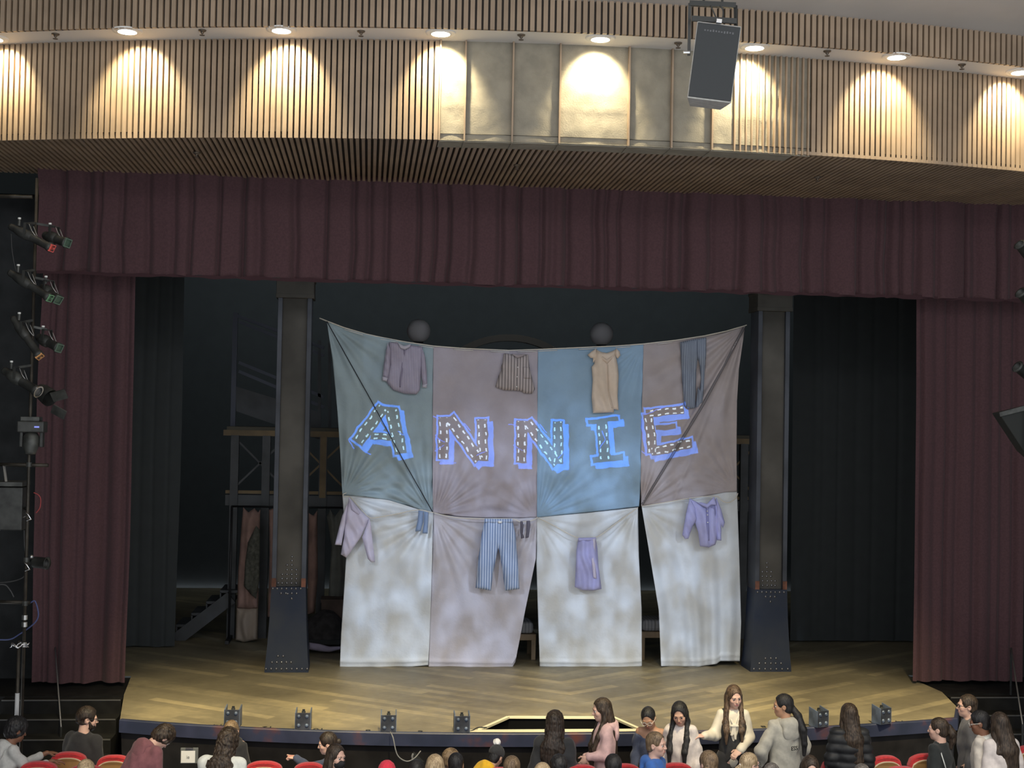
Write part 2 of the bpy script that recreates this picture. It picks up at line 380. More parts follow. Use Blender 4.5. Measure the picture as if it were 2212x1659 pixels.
# hole: walls, bottom and a cream painted rim
CREAM = mat('cream_rim_paint', (.72, .66, .46), .5)
b = MB(); hz = [(*p, 0) for p in hole]; lo = [(*p, -.9) for p in hole]
for i in range(4): b.add([hz[i], hz[(i+1) % 4], lo[(i+1) % 4], lo[i]], [(0, 1, 2, 3)])
b.add(lo, [(0, 1, 2, 3)]); b.build('trap_well', mat('well_black', (.006, .006, .006), .9, spec=.05), floor_stage)
b = MB()
for i in (0, 1, 3): b.bar((*hole[i], .012), (*hole[(i+1) % 4], .012), .045, .024)
xa, xb = hole[3][0]-.12, hole[2][0]+.12
b.grid([[(x, yedge(x)+.035, .014) for x in np.linspace(xa, xb, 12)], [(x, hole[3][1]+(hole[2][1]-hole[3][1])*(x-xa)/(xb-xa)+.01, .014) for x in np.linspace(xa, xb, 12)]])
b.build('trap_rim', CREAM, floor_stage)
# painted edge band
EDGE = mat('blue_rust_paint', (.035, .05, .10), .4, noise=(2.6, .5), col2=(.055, .06, .11))
def edge_mat():
    m = bpy.data.materials.new('painted_stage_edge'); m.use_nodes = True; N, L = m.node_tree.nodes, m.node_tree.links; P = N['Principled BSDF']
    tc = N.new('ShaderNodeTexCoord'); n = N.new('ShaderNodeTexNoise'); n.inputs['Scale'].default_value = 3.2; n.inputs['Detail'].default_value = 8; L.new(tc.outputs['Object'], n.inputs['Vector'])
    rp = N.new('ShaderNodeValToRGB'); el = rp.color_ramp.elements; el[0].position = .38; el[0].color = (.022, .028, .055, 1); el[1].position = .74; el[1].color = (.13, .045, .032, 1)
    e = el.new(.57); e.color = (.032, .038, .075, 1); L.new(n.outputs['Fac'], rp.inputs['Fac']); L.new(rp.outputs[0], P.inputs['Base Color']); P.inputs['Roughness'].default_value = .38; return m
EDGEM = edge_mat()
ep = FRS+[(5.14, -3.0)]
b = MB(); cx, cy = 0., 6.
def inset(p, d):
    v = Vector((cx-p[0], cy-p[1])).normalized(); return (p[0]+v.x*d, p[1]+v.y*d)
b.grid([[(*inset(p, .045), .008) for p in ep], [(*p, .008) for p in ep], [(*inset(p, -.012), -.004) for p in ep], [(*inset(p, -.012), -.14) for p in ep], [(*inset(p, .05), -.14) for p in ep]], flip=True)
b.build('edge_band', EDGEM, floor_stage)
ep2 = [(-5.36, -1.2), (-5.30, -1.95)]+FRS+[(5.14, -3.0), (5.37, -2.0), (5.4, -1.2)]
b = MB(); b.grid([[(*inset(p, .10), -.13) for p in ep], [(*inset(p, .12), -1.3) for p in ep]], flip=True); b.grid([[(*inset(p, .012), -.002) for p in ep2], [(*inset(p, .13), -1.25) for p in ep2]], flip=True)
tag(b.build('wall_pit', mat('pit_black', (.012, .011, .011), .8, noise=(4, .3), spec=.12)), kind='structure')
# small vent doors in the pit wall
for px, py, w, h in ((1927, 1622, 34, 26),):
    p = Vector(atD(px, py, 16.0)); 
    e = tag(MB().box(p+Vector((0, .35, 0)), (.19, .03, .16)).build('pit_hatch', BLK), 'small dark hatch with a pale sill in the pit wall right of the puffer jacket', 'hatch')
    MB().box(p+Vector((.0, .33, -.10)), (.22, .03, .012)).build('sill', mat('worn_wood_edge', (.35, .3, .24), .6), e); MB().box(p+Vector((.115, .33, 0)), (.02, .02, .19)).build('jamb', mat('brown_wood', (.12, .08, .05), .6), e)
# floor numbers along the edge
for txt, px, py in (('14', 471, 1567), ('12', 578, 1571.5), ('10', 689, 1575.5), ('8', 795, 1578.5), ('6', 908, 1580.5), ('8', 1649, 1570), ('10', 1750, 1566.5), ('14', 1945, 1559)):
    p = onZ(px, py); o = text_mesh('floor_number', txt, .13, .0006, BLK); o.location = (p[0], p[1], .004); o.rotation_euler = (0, 0, PI+math.atan(2*0.0)); o.parent = floor_stage
# ------------------------------------------------------------------ side steps and rails
def steps(name, x0, x1, lab):
    e = empty('stage_steps', ((x0+x1)/2, -2.6, -1.12), lab, 'steps'); tr = mat('worn_tread_nosing', (.07, .07, .07), .5); BLKS = mat('stair_black', (.010, .010, .010), .7, noise=(6, .3), spec=.15)
    MB().box(((x0+x1)/2, -1.32, -.57), (x1-x0+3, 1.24, 1.1)).build('landing', BLKS, e)
    for k in range(5):
        z = -.03-.17*k; y = -1.95-.32*k
        MB().box(((x0+x1)/2, y-.16+.16, (z-1.12)/2), (x1-x0, .34, z+1.12)).build('step', BLKS, e, bevel=.008)
        MB().box(((x0+x1)/2, y-.165, z-.004), (x1-x0-.02, .02, .014)).build('nosing', tr, e)
    return e
steps('l', -6.75, -5.30, 'black stage steps left of the apron, behind the person in glasses')
steps('r', 5.42, 7.3, 'black stage steps right of the apron, behind the group of four')
for pts, lab in (([(117, 1372, 17.9), (122, 1440, 17.4), (132, 1571, 16.4)], 'thin grey sloping handrail above the left stage steps'), ([(2184, 1400, 18.2), (2196, 1480, 17.5), (2209, 1565, 16.7)], 'thin grey sloping handrail above the right stage steps')):
    P = [Vector(atD(*q)) for q in pts]; e = tag(MB().tube(P, .010, 8).build('stair_handrail', mat('grey_rail', (.16, .16, .17), .4, .6), smooth=True), lab, 'handrail')
    q = P[-1]; MB().tube([q, (q.x, q.y, -1.1)], .014, 8).build('post', BLK, e); q = P[0]; MB().tube([q, (q.x, q.y, 0)], .014, 8).build('post', BLK, e)
# ================================================================== house curtain
def pleated(x0, x1, zt, zb, Y, seed, pitch, depth, hemj=.02, slant=None, nz=16):
    rs = np.random.RandomState(seed); n = int((x1-x0)/.014); X = np.linspace(x0, x1, n); s = np.zeros(n); ph = 0
    # irregular fold positions
    c = x0; cs = []
    while c < x1+pitch: c += pitch*rs.uniform(.45, 1.7); cs.append((c, rs.uniform(.5, 1.), rs.uniform(.018, .06)))
    prof = np.zeros(n)
    for c, a, w in cs: prof += -a*depth*np.exp(-((X-c)/w)**2)
    soft = depth*.5*vnoise(X/pitch*.8, X*0, seed+1)
    rows = []
    zbx = np.array([zb(x) if callable(zb) else zb for x in X])+hemj*vnoise(X/.16, X*0, seed+2)*.5
    for k in range(nz+1):
        t = k/nz; z = zt+(zbx-zt)*t; g = .75+.25*t
        dx = .02*vnoise(X*.0+t*3, X*2, seed+3)
        y = Y+(-(prof*g)+soft*g+.012*vnoise(X/.25, X*0+t*2.2, seed+4))
        sh = slant(X, t) if slant else 0
        rows.append(list(zip(X+dx+sh, y, z)))
    return rows
zvb = lambda x: 5.29+.0*x
v = empty('house_valance', (0, YV, 5.3), 'dark burgundy pleated valance across the top of the stage opening', 'curtain')
b = MB(); b.grid(pleated(-6.52, 6.9, ZB+.06, zvb, YV, 3, .27, .13, .035)); b.build('valance_cloth', RED, v, smooth=True)
b = MB(); X = np.linspace(-6.5, 6.88, 500); b.grid([[(x, YV-.02+.02*float(vnoise(x/.2, 0, 8)), 5.30+.012*float(vnoise(x/.1, 1, 9))) for x in X], [(x, YV-.02+.02*float(vnoise(x/.2, 0, 8)), 5.262+.012*float(vnoise(x/.16, 1, 19))) for x in X]])
b.build('fringe', mat('burgundy_fringe', (.045, .018, .022), .95), v, smooth=True)
for x0, x1, sd, lab in ((-6.58, -5.385, 21, 'burgundy velour house curtain gathered at the left side of the stage'), (5.235, 6.82, 34, 'burgundy velour house curtain gathered at the right side of the stage')):
    b = MB(); b.grid(pleated(x0, x1, 5.6, 0.03, -1.33, sd, .17, .10, .03, nz=24)); o = tag(b.build('house_curtain', RED, smooth=True), lab, 'curtain')
# black masking legs upstage
for x0, x1, Y, sd, lab in ((-7.6, -5.15, 1.6, 5, 'black masking drape at the left side of the stage, behind the red curtain'), (4.6, 7.6, 2.2, 6, 'black masking drape at the right side of the stage, behind the red curtain')):
    b = MB(); b.grid(pleated(x0, x1, 9.2, .02, Y, sd, .25, .022)); tag(b.build('masking_drape', BLKCLOTH, smooth=True), lab, 'curtain')
# ================================================================== patchwork backdrop of sewn sheets
SH_WHITE = mat('white_cotton', (.63, .65, .655), .9, noise=(3, .06), bump=(26, .22))
SH_PINK = mat('greyed_lilac_cotton', (.51, .48, .51), .9, noise=(3, .06), bump=(26, .22))
SH_BLUE = mat('washed_blue_cotton', (.26, .38, .50), .9, noise=(3, .06), bump=(26, .2))
SH_TEAL = mat('washed_teal_cotton', (.29, .36, .385), .9, noise=(3, .06), bump=(26, .2))
SH_LILAC = mat('lilac_grey_cotton', (.385, .345, .375), .9, noise=(3, .06), bump=(26, .2))
SHM = {'SH_LIL': SH_LILAC, 'SH_MAU': mat('mauve_cotton', (.385, .335, .33), .9, noise=(3, .06), bump=(26, .2))}
ROPE = mat('cotton_rope', (.62, .57, .48), .9)
def coons(top, bot, lef, rig, nu, nv):
    U = np.linspace(0, 1, nu); V = np.linspace(0, 1, nv)
    T, Bt, Lf, Rt = poly_at(top, U), poly_at(bot, U), poly_at(lef, V), poly_at(rig, V)
    u = U[None, :, None]; v = V[:, None, None]
    return (1-v)*T[None]+v*Bt[None]+(1-u)*Lf[:, None]+u*Rt[:, None]-((1-u)*(1-v)*T[0]+u*(1-v)*T[-1]+(1-u)*v*Bt[0]+u*v*Bt[-1])
def sheet(top, bot, lef, rig, m, anchors, parent, seed, folds=(), vfold=None, hem=0., name='sheet_panel', ridges=()):
    G = coons(top, bot, lef, rig, 90, 110); X, Y = G[..., 0], G[..., 1]; d = .012*vnoise(X/70, Y/70, seed)+.005*vnoise(X/16+Y/30, Y/22, seed+1)
    for ax, ay, amp, fr, rad in anchors:
        rr = np.hypot(X-ax, Y-ay)+1e-6; an = np.arctan2(Y-ay, X-ax)
        w = np.minimum(rr/40, 1)*np.exp(-(rr/rad)**1.5)
        d = d+amp*w*(np.sin(an*fr+1.7*vnoise(an*2.3, rr/160, seed+2))+.5*vnoise(an*fr*.35, rr/120, seed+4))
    vv = np.linspace(0, 1, 110)[:, None]; uu = np.linspace(0, 1, 90)[None, :]
    if vfold:
        amp, n, top_w = vfold; d = d+amp*(top_w+(1-top_w)*vv)*(np.sin(uu*n*2*PI+2*vnoise(uu*3+seed, vv*.8, seed+7))+.4*vnoise(uu*n*1.7, vv*.6, seed+9))
    for (x0, y0, x1, y1, h, wd) in ridges:
        dx, dy = x1-x0, y1-y0; L = math.hypot(dx, dy); s = ((X-x0)*dx+(Y-y0)*dy)/L; q = ((X-x0)*dy-(Y-y0)*dx)/L
        d = d+h*np.exp(-(q/wd)**2)*np.clip(s/40+.4, 0, 1)
    if hem: d = d+hem*np.clip((vv-.93)/.07, 0, 1)*vnoise(uu*9, vv*6, seed+3)+hem*np.exp(-((vv-.965)/.01)**2)
    d = np.maximum(d, -.05)
    rows = []
    for j in range(110):
        r = []
        for i in range(90): r.append(onY(X[j, i], Y[j, i], -float(d[j, i])))
        rows.append(r)
    b = MB(); b.grid(rows, flip=True); return b.build(name, m, parent, smooth=True, solid=.003)
bd = empty('patchwork_backdrop', (0.1, 0, 0), 'huge backdrop sewn from blue, lilac and white bed sheets, hung between the two steel columns', 'backdrop', kind='thing')
T = [(706, 694), (744, 708.5), (790, 722), (822, 729), (880, 740), (936, 748), (1000, 753), (1099, 757.5), (1160, 755.5), (1250, 751.5), (1330, 748), (1390, 743.5), (1460, 735.5), (1522, 726), (1568, 716), (1609.5, 704)]
def tseg(x0, x1): 
    xs_ = [p[0] for p in T]; ys_ = [p[1] for p in T]; return [(x0, float(np.interp(x0, xs_, ys_)))]+[p for p in T if x0 < p[0] < x1]+[(x1, float(np.interp(x1, xs_, ys_)))]
S1 = [(739.6, 1069), (779, 1072), (839, 1080), (902, 1099), (935, 1107)]; S2 = [(935, 1107), (990, 1115), (1048, 1118), (1160, 1117.5)]; S3 = [(1160, 1117.5), (1270, 1107), (1378, 1095)]; S4 = [(1385, 1093.5), (1451, 1082), (1491, 1077), (1567, 1063), (1592, 1062)]
V0 = [(706, 694), (718, 774), (729, 889), (735, 980), (739.6, 1069)]; V1 = [(936, 748), (934.5, 900), (935, 1107)]; V2 = [(1162, 755.4), (1161, 900), (1160, 1117.5)]; V3 = [(1390, 743.5), (1386, 900), (1384, 1029), (1381, 1094)]; V4 = [(1609.5, 704), (1596, 798), (1592, 867), (1591, 983), (1592, 1062)]
sheet(tseg(706, 936), S1, V0, V1, SH_TEAL, [(930, 1112, .030, 26, 300), (742, 1068, .025, 24, 260), (706, 694, .02, 24, 300)], bd, 1)
sheet(tseg(936, 1162), S2, V1, V2, SHM['SH_LIL'], [(1160, 1120, .014, 24, 260), (938, 1112, .022, 26, 190)], bd, 2)
sheet(tseg(1162, 1390), S3, V2, V3, SH_BLUE, [(1160, 1118, .020, 26, 330), (1388, 745, .012, 26, 200)], bd, 3)
sheet(tseg(1390, 1609.5), S4[:1]+S4, V3[:-1]+[(1385, 1093.5)], V4, SHM['SH_MAU'], [(1384, 1096, .020, 26, 260), (1609, 704, .024, 28, 420), (1592, 1060, .012, 24, 200)], bd, 4, ridges=[(1605, 712, 1385, 1092, .045, 4.5), (1600, 718, 1540, 870, .02, 4)])
l1 = [(739.6, 1069), (748, 1199), (744, 1264), (737, 1370), (734, 1441)]; r1 = [(936, 1108), (934, 1200), (931, 1291), (928, 1380), (925, 1437)]
sheet(S1, [(734, 1441), (748, 1442), (831, 1441.5), (890, 1440), (925, 1437)], l1, r1, SH_WHITE, [(936, 1108, .030, 20, 330), (742, 1068, .022, 22, 260)], bd, 5, hem=.03, vfold=(.008, 3, .3))
sheet(S2, [(926, 1440), (1010, 1441.5), (1106, 1443), (1113, 1430)], [(936.5, 1109), (932, 1250), (929, 1330), (926, 1440)], [(1160, 1118), (1157.5, 1207), (1135, 1316), (1121, 1390), (1113, 1430)], SH_PINK, [(937, 1108, .026, 22, 330), (1160, 1118, .018, 20, 260)], bd, 6, hem=.028, vfold=(.008, 3, .25))
sheet(S3, [(1166, 1440), (1250, 1442), (1339, 1442.5), (1386, 1439)], [(1160, 1118), (1158.5, 1210), (1162, 1320), (1166, 1440)], [(1378, 1096), (1380, 1200), (1386, 1318), (1386.5, 1439)], SH_WHITE, [(1160, 1118, .014, 22, 230), (1378, 1095, .018, 20, 260)], bd, 7, hem=.03, vfold=(.007, 2, .2))
sheet(S4, [(1428, 1439), (1510, 1440), (1548, 1434), (1556, 1428), (1598, 1428)], [(1386, 1094), (1412, 1250), (1423, 1318), (1426, 1390), (1428, 1439)], [(1592, 1062), (1597, 1200), (1601, 1345), (1598, 1428)], SH_WHITE, [(1386, 1094, .016, 18, 240)], bd, 8, hem=.02, vfold=(.035, 5, .25))
# black cord, grey tube standing in for the right fold's crease shadow, hem casing
b = MB(); b.tube([onY(706, 694, -.04), onY(800, 862, -.05), onY(880, 1010, -.06), onY(935, 1107, -.06)], .007, 6); b.build('diagonal_cord_and_shade', mat('black_cord', (.015, .015, .02), .8), bd, smooth=True)
b = MB(); b.tube([onY(1607, 708, -.055), onY(1520, 872, -.06), onY(1387, 1090, -.05)], .020, 6); b.build('diagonal_cord_and_shade', mat('crease_shade_grey', (.17, .155, .16), .9), bd, smooth=True)
b = MB()
for xa, xb in ((744, 784), (822, 860), (905, 938), (980, 1022), (1060, 1100), (1118, 1158), (1163, 1204), (1250, 1290), (1330, 1362), (1420, 1452)):
    P = tseg(xa, xb); b.tube([onY(x, y+3.2, -.025) for x, y in P], .006, 6)
b.build('hem_casing', mat('white_dowel', (.66, .64, .6), .6), bd, smooth=True)
trope = tag(MB().tube([onY(690, 687, -.03)]+[onY(x, y-.5, -.012) for x, y in T]+[onY(1613, 702, -.03)], .009, 6).build('top_rope', ROPE, smooth=True), 'pale rope carrying the top edge of the sheet backdrop', 'rope')
# clotheslines in front of the lower sheets
c3 = lambda L: [(x/3.686+690, y/3.686+1020) for x, y in L]; c4 = lambda L: [(x/3.686+1130, y/3.686+1020) for x, y in L]
c1 = lambda L: [(x/4.366+680, y/4.366+660) for x, y in L]; c2 = lambda L: [(x/4.337+1130, y/4.337+660) for x, y in L]
YL = -.15
for pts, lab in ((c3([(215, 165), (188, 178), (200, 198), (240, 195), (310, 270), (395, 358), (470, 358), (600, 335), (780, 300), (905, 322)]), 'clothesline across the lower left sheet, holding the lilac blouse'),
        (c3([(905, 322), (1000, 345), (1100, 364), (1320, 371), (1530, 372), (1600, 395), (1690, 385), (1737, 360)]), 'clothesline across the second lower sheet, holding the striped pyjama trousers'),
        (c4([(108, 358), (250, 428), (430, 519), (580, 518), (750, 400), (915, 281)]), 'clothesline in a deep V on the third lower sheet, holding the lilac skirt'),
        (c4([(945, 272), (1140, 240), (1325, 208), (1530, 190), (1590, 232), (1640, 240), (1690, 210), (1710, 168)]), 'clothesline across the lower right sheet, holding the lilac shirt')):
    P = [(x, y) for x, y in smooth_poly(pts, 40)]; n = len(P)
    tag(MB().tube([onY(x, y, YL+.06*(2*i/(n-1)-1)**2) for i, (x, y) in enumerate(P)], .007, 6).build('clothesline', ROPE, smooth=True), lab, 'rope', 'clotheslines')
# ------------------------------------------------------------------ garments
def cloth(out, Y, m, name, parent=None, puff=.03, fold=(.01, .1, 0.), nz=.006, seed=0, flat=False, step=.022):
    P = [onY(x, y, Y) for x, y in out]; pl = [(float(p[0]), float(p[2])) for p in P]
    # densify the outline
    dn = []
    for i in range(len(pl)):
        a, c = pl[i], pl[(i+1) % len(pl)]; L = math.hypot(c[0]-a[0], c[1]-a[1]); k = max(1, int(L/step))
        for j in range(k): dn.append((a[0]+(c[0]-a[0])*j/k, a[1]+(c[1]-a[1])*j/k))
    no_ = len(dn); xs_ = [p[0] for p in dn]; zs_ = [p[1] for p in dn]; A = np.array(pl); B_ = np.roll(A, -1, 0)
    def dist(x, z):
        q = np.array([x, z]); ab = B_-A; t = np.clip(((q-A)*ab).sum(1)/np.maximum((ab*ab).sum(1), 1e-9), 0, 1); return float(np.min(np.linalg.norm(A+ab*t[:, None]-q, axis=1)))
    inn = []
    x = min(xs_)
    while x < max(xs_):
        z = min(zs_)
        while z < max(zs_):
            if inpoly(x, z, pl) and dist(x, z) > step*.5: inn.append((x, z))
            z += step
        x += step
    r = delaunay_2d_cdt([Vector(p) for p in dn+inn], [(i, (i+1) % no_) for i in range(no_)], [], 1, 1e-6)
    v2 = [(v.x, v.y) for v in r[0]]; tri = [tuple(f) for f in r[2] if inpoly(sum(v2[i][0] for i in f)/3, sum(v2[i][1] for i in f)/3, pl)]
    amp, wl, ang = fold; zt = max(zs_)
    def dsp(x, z):
        e = min(1, dist(x, z)/max(puff*1.6, .02)); u = x*math.cos(ang)+z*math.sin(ang)
        return puff*math.sqrt(max(0, 1-(1-e)**2))+min(1, e+.35)*(amp*math.sin(u/wl*2*PI+2.2*float(vnoise(x*6, z*3, seed)))+nz*float(vnoise(x*16, z*12, seed+1)))
    fv = [(x, Y-dsp(x, z), z) for x, z in v2]; bv = [(x, Y+.012, z) for x, z in v2]; n = len(v2)
    edges = {}
    for f in tri:
        for a, c in ((f[0], f[1]), (f[1], f[2]), (f[2], f[0])): edges[(a, c)] = 1
    side = [(a, c, c+n, a+n) for (a, c) in edges if (c, a) not in edges]
    b = MB(); b.add(fv+bv, tri+[tuple(i+n for i in reversed(f)) for f in tri]+[q[::-1] for q in side])
    return b.build(name, m, parent, smooth=True, fixn=True)
def stripe(name, a, c, per, duty=.4): return mat(name, a, .9, stripes=(0, per, duty, c), noise=(5, .08), bump=(40, .15))
ST_GREY = stripe('grey_pinstripe_cotton', (.40, .36, .42), (.26, .23, .30), .024, .45)
ST_BROWN = stripe('brown_stripe_cotton', (.42, .36, .34), (.13, .11, .11), .043, .28)
ST_BLUE = stripe('blue_ticking_stripe', (.46, .53, .66), (.17, .24, .40), .036, .45)
ST_SLATE = stripe('slate_stripe_cotton', (.25, .28, .33), (.16, .185, .24), .03, .5)
BEIGE = mat('peach_cotton', (.66, .54, .43), .9, noise=(6, .06), bump=(40, .15)); BEIGE2 = mat('peach_trim', (.58, .46, .36), .9)
LAV = mat('lavender_cotton', (.58, .54, .66), .9, noise=(5, .06), bump=(40, .15)); LAV2 = mat('periwinkle_cotton', (.40, .40, .66), .9, noise=(5, .08), bump=(40, .15)); LAV3 = mat('periwinkle_dark', (.24, .24, .44), .9)
NAVYK = mat('slate_blue_knit', (.22, .29, .42), .95, bump=(80, .3)); DKK = mat('charcoal_knit', (.12, .11, .14), .95, bump=(80, .3)); BTN = mat('pearl_button', (.8, .78, .75), .3)
def garment(name, out, Y, m, lab, cat, **k): return tag(cloth(out, Y, m, name, **k), lab, cat, 'laundry on the lines')
def buttons(pts, Y, parent, r=.009):
    for x, y in pts:
        p = Vector(onY(x, y, Y)); MB().lathe([(0, .008), (r*.8, .008), (r, .003), (r, -.01)], p, (0, -1, 0), 10).build('button', BTN, parent, smooth=True)
YT = -.06
g = garment('striped_shirt', c1([(700, 345), (785, 348), (815, 395), (850, 405), (905, 372), (1015, 388), (1012, 560), (990, 800), (960, 838), (850, 832), (740, 797), (675, 722), (712, 560)]), YT, ST_GREY, 'grey pinstriped long-sleeved shirt hanging on the first, teal sheet', 'shirt', puff=.05, fold=(.012, .17, .2), seed=3)
cloth(c1([(690, 348), (715, 420), (712, 560), (702, 640), (690, 682), (640, 670), (650, 560), (672, 420)]), YT-.02, ST_GREY, 'sleeve', g, .04, (.01, .1, .9), seed=4)
cloth(c1([(1008, 388), (1040, 480), (1056, 620), (1062, 745), (1018, 755), (1004, 640), (1000, 500)]), YT-.02, ST_GREY, 'sleeve', g, .04, (.01, .1, .9), seed=5)
CUFF = mat('grey_cuff', (.46, .43, .48), .9)
cloth(c1([(638, 668), (691, 680), (680, 714), (635, 708)]), YT-.035, CUFF, 'cuff', g, .02, (.0, .1, 0)); cloth(c1([(1018, 745), (1063, 737), (1053, 777), (1015, 772)]), YT-.035, CUFF, 'cuff', g, .02, (.0, .1, 0))
cloth(c1([(785, 348), (800, 360), (840, 380), (885, 368), (905, 362), (898, 392), (850, 418), (805, 402)]), YT-.05, CUFF, 'collar', g, .015, (.0, .1, 0)); cloth(c1([(842, 415), (858, 415), (830, 600), (812, 772), (796, 770), (815, 600)]), YT-.055, mat('dark_placket', (.22, .19, .25), .9), 'placket', g, .008, (.0, .1, 0))
g = garment('striped_waistcoat', c1([(1785, 450), (1865, 462), (1905, 488), (1960, 468), (2010, 460), (2022, 560), (2048, 680), (2076, 790), (2050, 832), (1970, 826), (1960, 808), (1900, 802), (1780, 797), (1705, 767), (1735, 660), (1765, 600), (1755, 585), (1770, 545)]), YT, ST_BROWN, 'sleeveless brown-striped button-up top hanging on the lilac sheet', 'waistcoat', puff=.05, fold=(.01, .2, .1), seed=7)
cloth(c1([(1858, 455), (1925, 462), (1985, 456), (1962, 482), (1905, 496)]), YT-.05, mat('brown_neckband', (.33, .28, .28), .9), 'neckband', g, .015, (.0, .1, 0)); cloth(c1([(1900, 495), (1922, 495), (1913, 800), (1893, 798)]), YT-.055, ST_BROWN, 'placket', g, .008, (.0, .1, 0)); cloth(c1([(1962, 578), (2025, 580), (2038, 690), (1970, 688)]), YT-.05, ST_BROWN, 'pocket', g, .012, (.0, .1, 0))
buttons(c1([(1915, 582), (1908, 672), (1903, 765)]), YT-.075, g)
g = garment('peach_dress', c2([(690, 415), (730, 435), (785, 445), (840, 425), (872, 408), (868, 470), (888, 560), (896, 660), (886, 850), (895, 980), (850, 972), (852, 1002), (655, 1008), (642, 860), (652, 700), (642, 575), (668, 545), (660, 480)]), YT, BEIGE, 'peach cap-sleeved dress hanging on the blue sheet above the letter I', 'dress', puff=.05, fold=(.016, .2, .25), seed=9)
cloth(c2([(684, 405), (645, 428), (604, 462), (632, 490), (655, 492), (655, 540), (690, 480)]), YT-.02, BEIGE, 'cap_sleeve', g, .03, (.006, .1, 0)); cloth(c2([(872, 402), (905, 432), (912, 468), (885, 498), (868, 470), (862, 430)]), YT-.02, BEIGE, 'cap_sleeve', g, .03, (.006, .1, 0))
cloth(c2([(690, 418), (735, 470), (785, 505), (835, 470), (872, 412), (850, 480), (790, 545), (720, 490)]), YT-.055, BEIGE2, 'yoke', g, .01, (.0, .1, 0)); cloth(c2([(790, 545), (800, 560), (808, 800), (845, 960), (825, 960), (800, 840)]), YT-.058, BEIGE2, 'pleat_and_highlight', g, .012, (.0, .1, 0))
g = garment('striped_trousers', c2([(1470, 343), (1600, 315), (1640, 308), (1640, 470), (1622, 620), (1618, 800), (1610, 962), (1545, 968), (1508, 935), (1490, 700), (1480, 500)]), YT, ST_SLATE, 'slate-striped trousers hanging at the top right of the mauve sheet', 'trousers', puff=.05, fold=(.01, .14, 0), seed=13)
cloth(c2([(1620, 312), (1716, 298), (1715, 450), (1702, 620), (1692, 760), (1682, 905), (1640, 962), (1615, 950), (1640, 760), (1655, 800), (1668, 690), (1655, 560), (1630, 470)]), YT+.01, ST_SLATE, 'leg', g, .04, (.01, .14, 0), seed=14)
YG = YL-.03
g = garment('lilac_blouse', c3([(235, 195), (215, 330), (195, 520), (170, 655), (212, 680), (240, 650), (330, 515), (345, 480), (400, 370), (310, 285)]), YG, LAV, 'crumpled pale lilac blouse hanging at the left end of the lower clothesline', 'blouse', puff=.05, fold=(.02, .16, .6), seed=15)
cloth(c3([(228, 240), (180, 350), (122, 578), (175, 582), (205, 420)]), YG-.01, LAV, 'sleeve', g, .04, (.012, .1, .3), seed=16); cloth(c3([(395, 372), (352, 490), (340, 520), (385, 690), (410, 716), (443, 714), (425, 560), (408, 400)]), YG-.02, LAV, 'sleeve', g, .04, (.012, .1, .3), seed=17)
cloth(c3([(240, 215), (300, 290), (330, 330), (310, 340), (255, 300)]), YG-.05, mat('lilac_trim', (.50, .46, .58), .9), 'collar', g, .012, (.0, .1, 0))
g = garment('blue_sock', c3([(788, 303), (830, 312), (826, 400), (806, 470), (762, 472), (782, 385)]), YG, NAVYK, 'slate blue sock pegged first, beside its mate on the left clothesline', 'sock', puff=.035, seed=18)
g = garment('blue_sock', c3([(832, 312), (870, 322), (866, 400), (862, 490), (820, 487), (832, 410)]), YG-.02, NAVYK, 'slate blue sock pegged second, nearest the sheet corner', 'sock', puff=.035, seed=19)
g = garment('pyjama_trousers', c3([(1318, 372), (1425, 376), (1535, 374), (1560, 480), (1584, 760), (1591, 930), (1478, 944), (1460, 800), (1437, 650), (1424, 600), (1412, 655), (1385, 800), (1365, 944), (1244, 922), (1264, 700), (1294, 480)]), YG, ST_BLUE, 'blue and white striped pyjama trousers on the second lower clothesline', 'trousers', puff=.055, fold=(.012, .13, .05), seed=20)
cloth(c3([(1316, 370), (1425, 373), (1536, 371), (1540, 400), (1425, 408), (1312, 400)]), YG-.05, ST_BLUE, 'waistband', g, .018, (.006, .05, 0)); cloth(c3([(1422, 388), (1452, 388), (1452, 406), (1422, 406)]), YG-.075, BTN, 'care_tag', g, .006, (0, .1, 0), 0)
g = garment('charcoal_sock', c3([(1600, 392), (1618, 392), (1626, 420), (1620, 490), (1632, 522), (1606, 530), (1600, 480)]), YG, DKK, 'small charcoal sock next to the striped pyjama trousers', 'sock', puff=.025, seed=21, step=.012)
g = garment('charcoal_sock', c3([(1650, 388), (1676, 386), (1681, 420), (1666, 520), (1640, 527), (1647, 480)]), YG, DKK, 'small charcoal sock at the seam between the two middle sheets', 'sock', puff=.025, seed=22, step=.012)
g = garment('lilac_skirt', c4([(440, 525), (578, 522), (592, 600), (602, 760), (626, 930), (560, 942), (470, 940), (412, 915), (420, 760), (426, 620)]), YG, LAV2, 'lilac skirt hanging in the dip of the clothesline on the third lower sheet', 'skirt', puff=.05, fold=(.022, .13, .08), seed=23)
cloth(c4([(440, 523), (580, 520), (582, 545), (440, 548)]), YG-.045, LAV2, 'waistband', g, .015, (.0, .1, 0)); cloth(c4([(553, 530), (578, 528), (572, 700), (585, 850), (560, 840), (545, 700)]), YG-.055, LAV, 'pleat_and_highlight', g, .015, (.0, .1, 0))  # pale strip on the skirt paints in the highlight of its fold
g = garment('lilac_shirt', c4([(1325, 208), (1400, 245), (1430, 272), (1470, 280), (1520, 250), (1540, 205), (1565, 300), (1570, 380), (1560, 470), (1530, 578), (1480, 600), (1410, 590), (1395, 480), (1370, 400), (1355, 330)]), YG, LAV2, 'periwinkle long-sleeved shirt pegged on the lower right sheet', 'shirt', puff=.055, fold=(.02, .15, .2), seed=25)
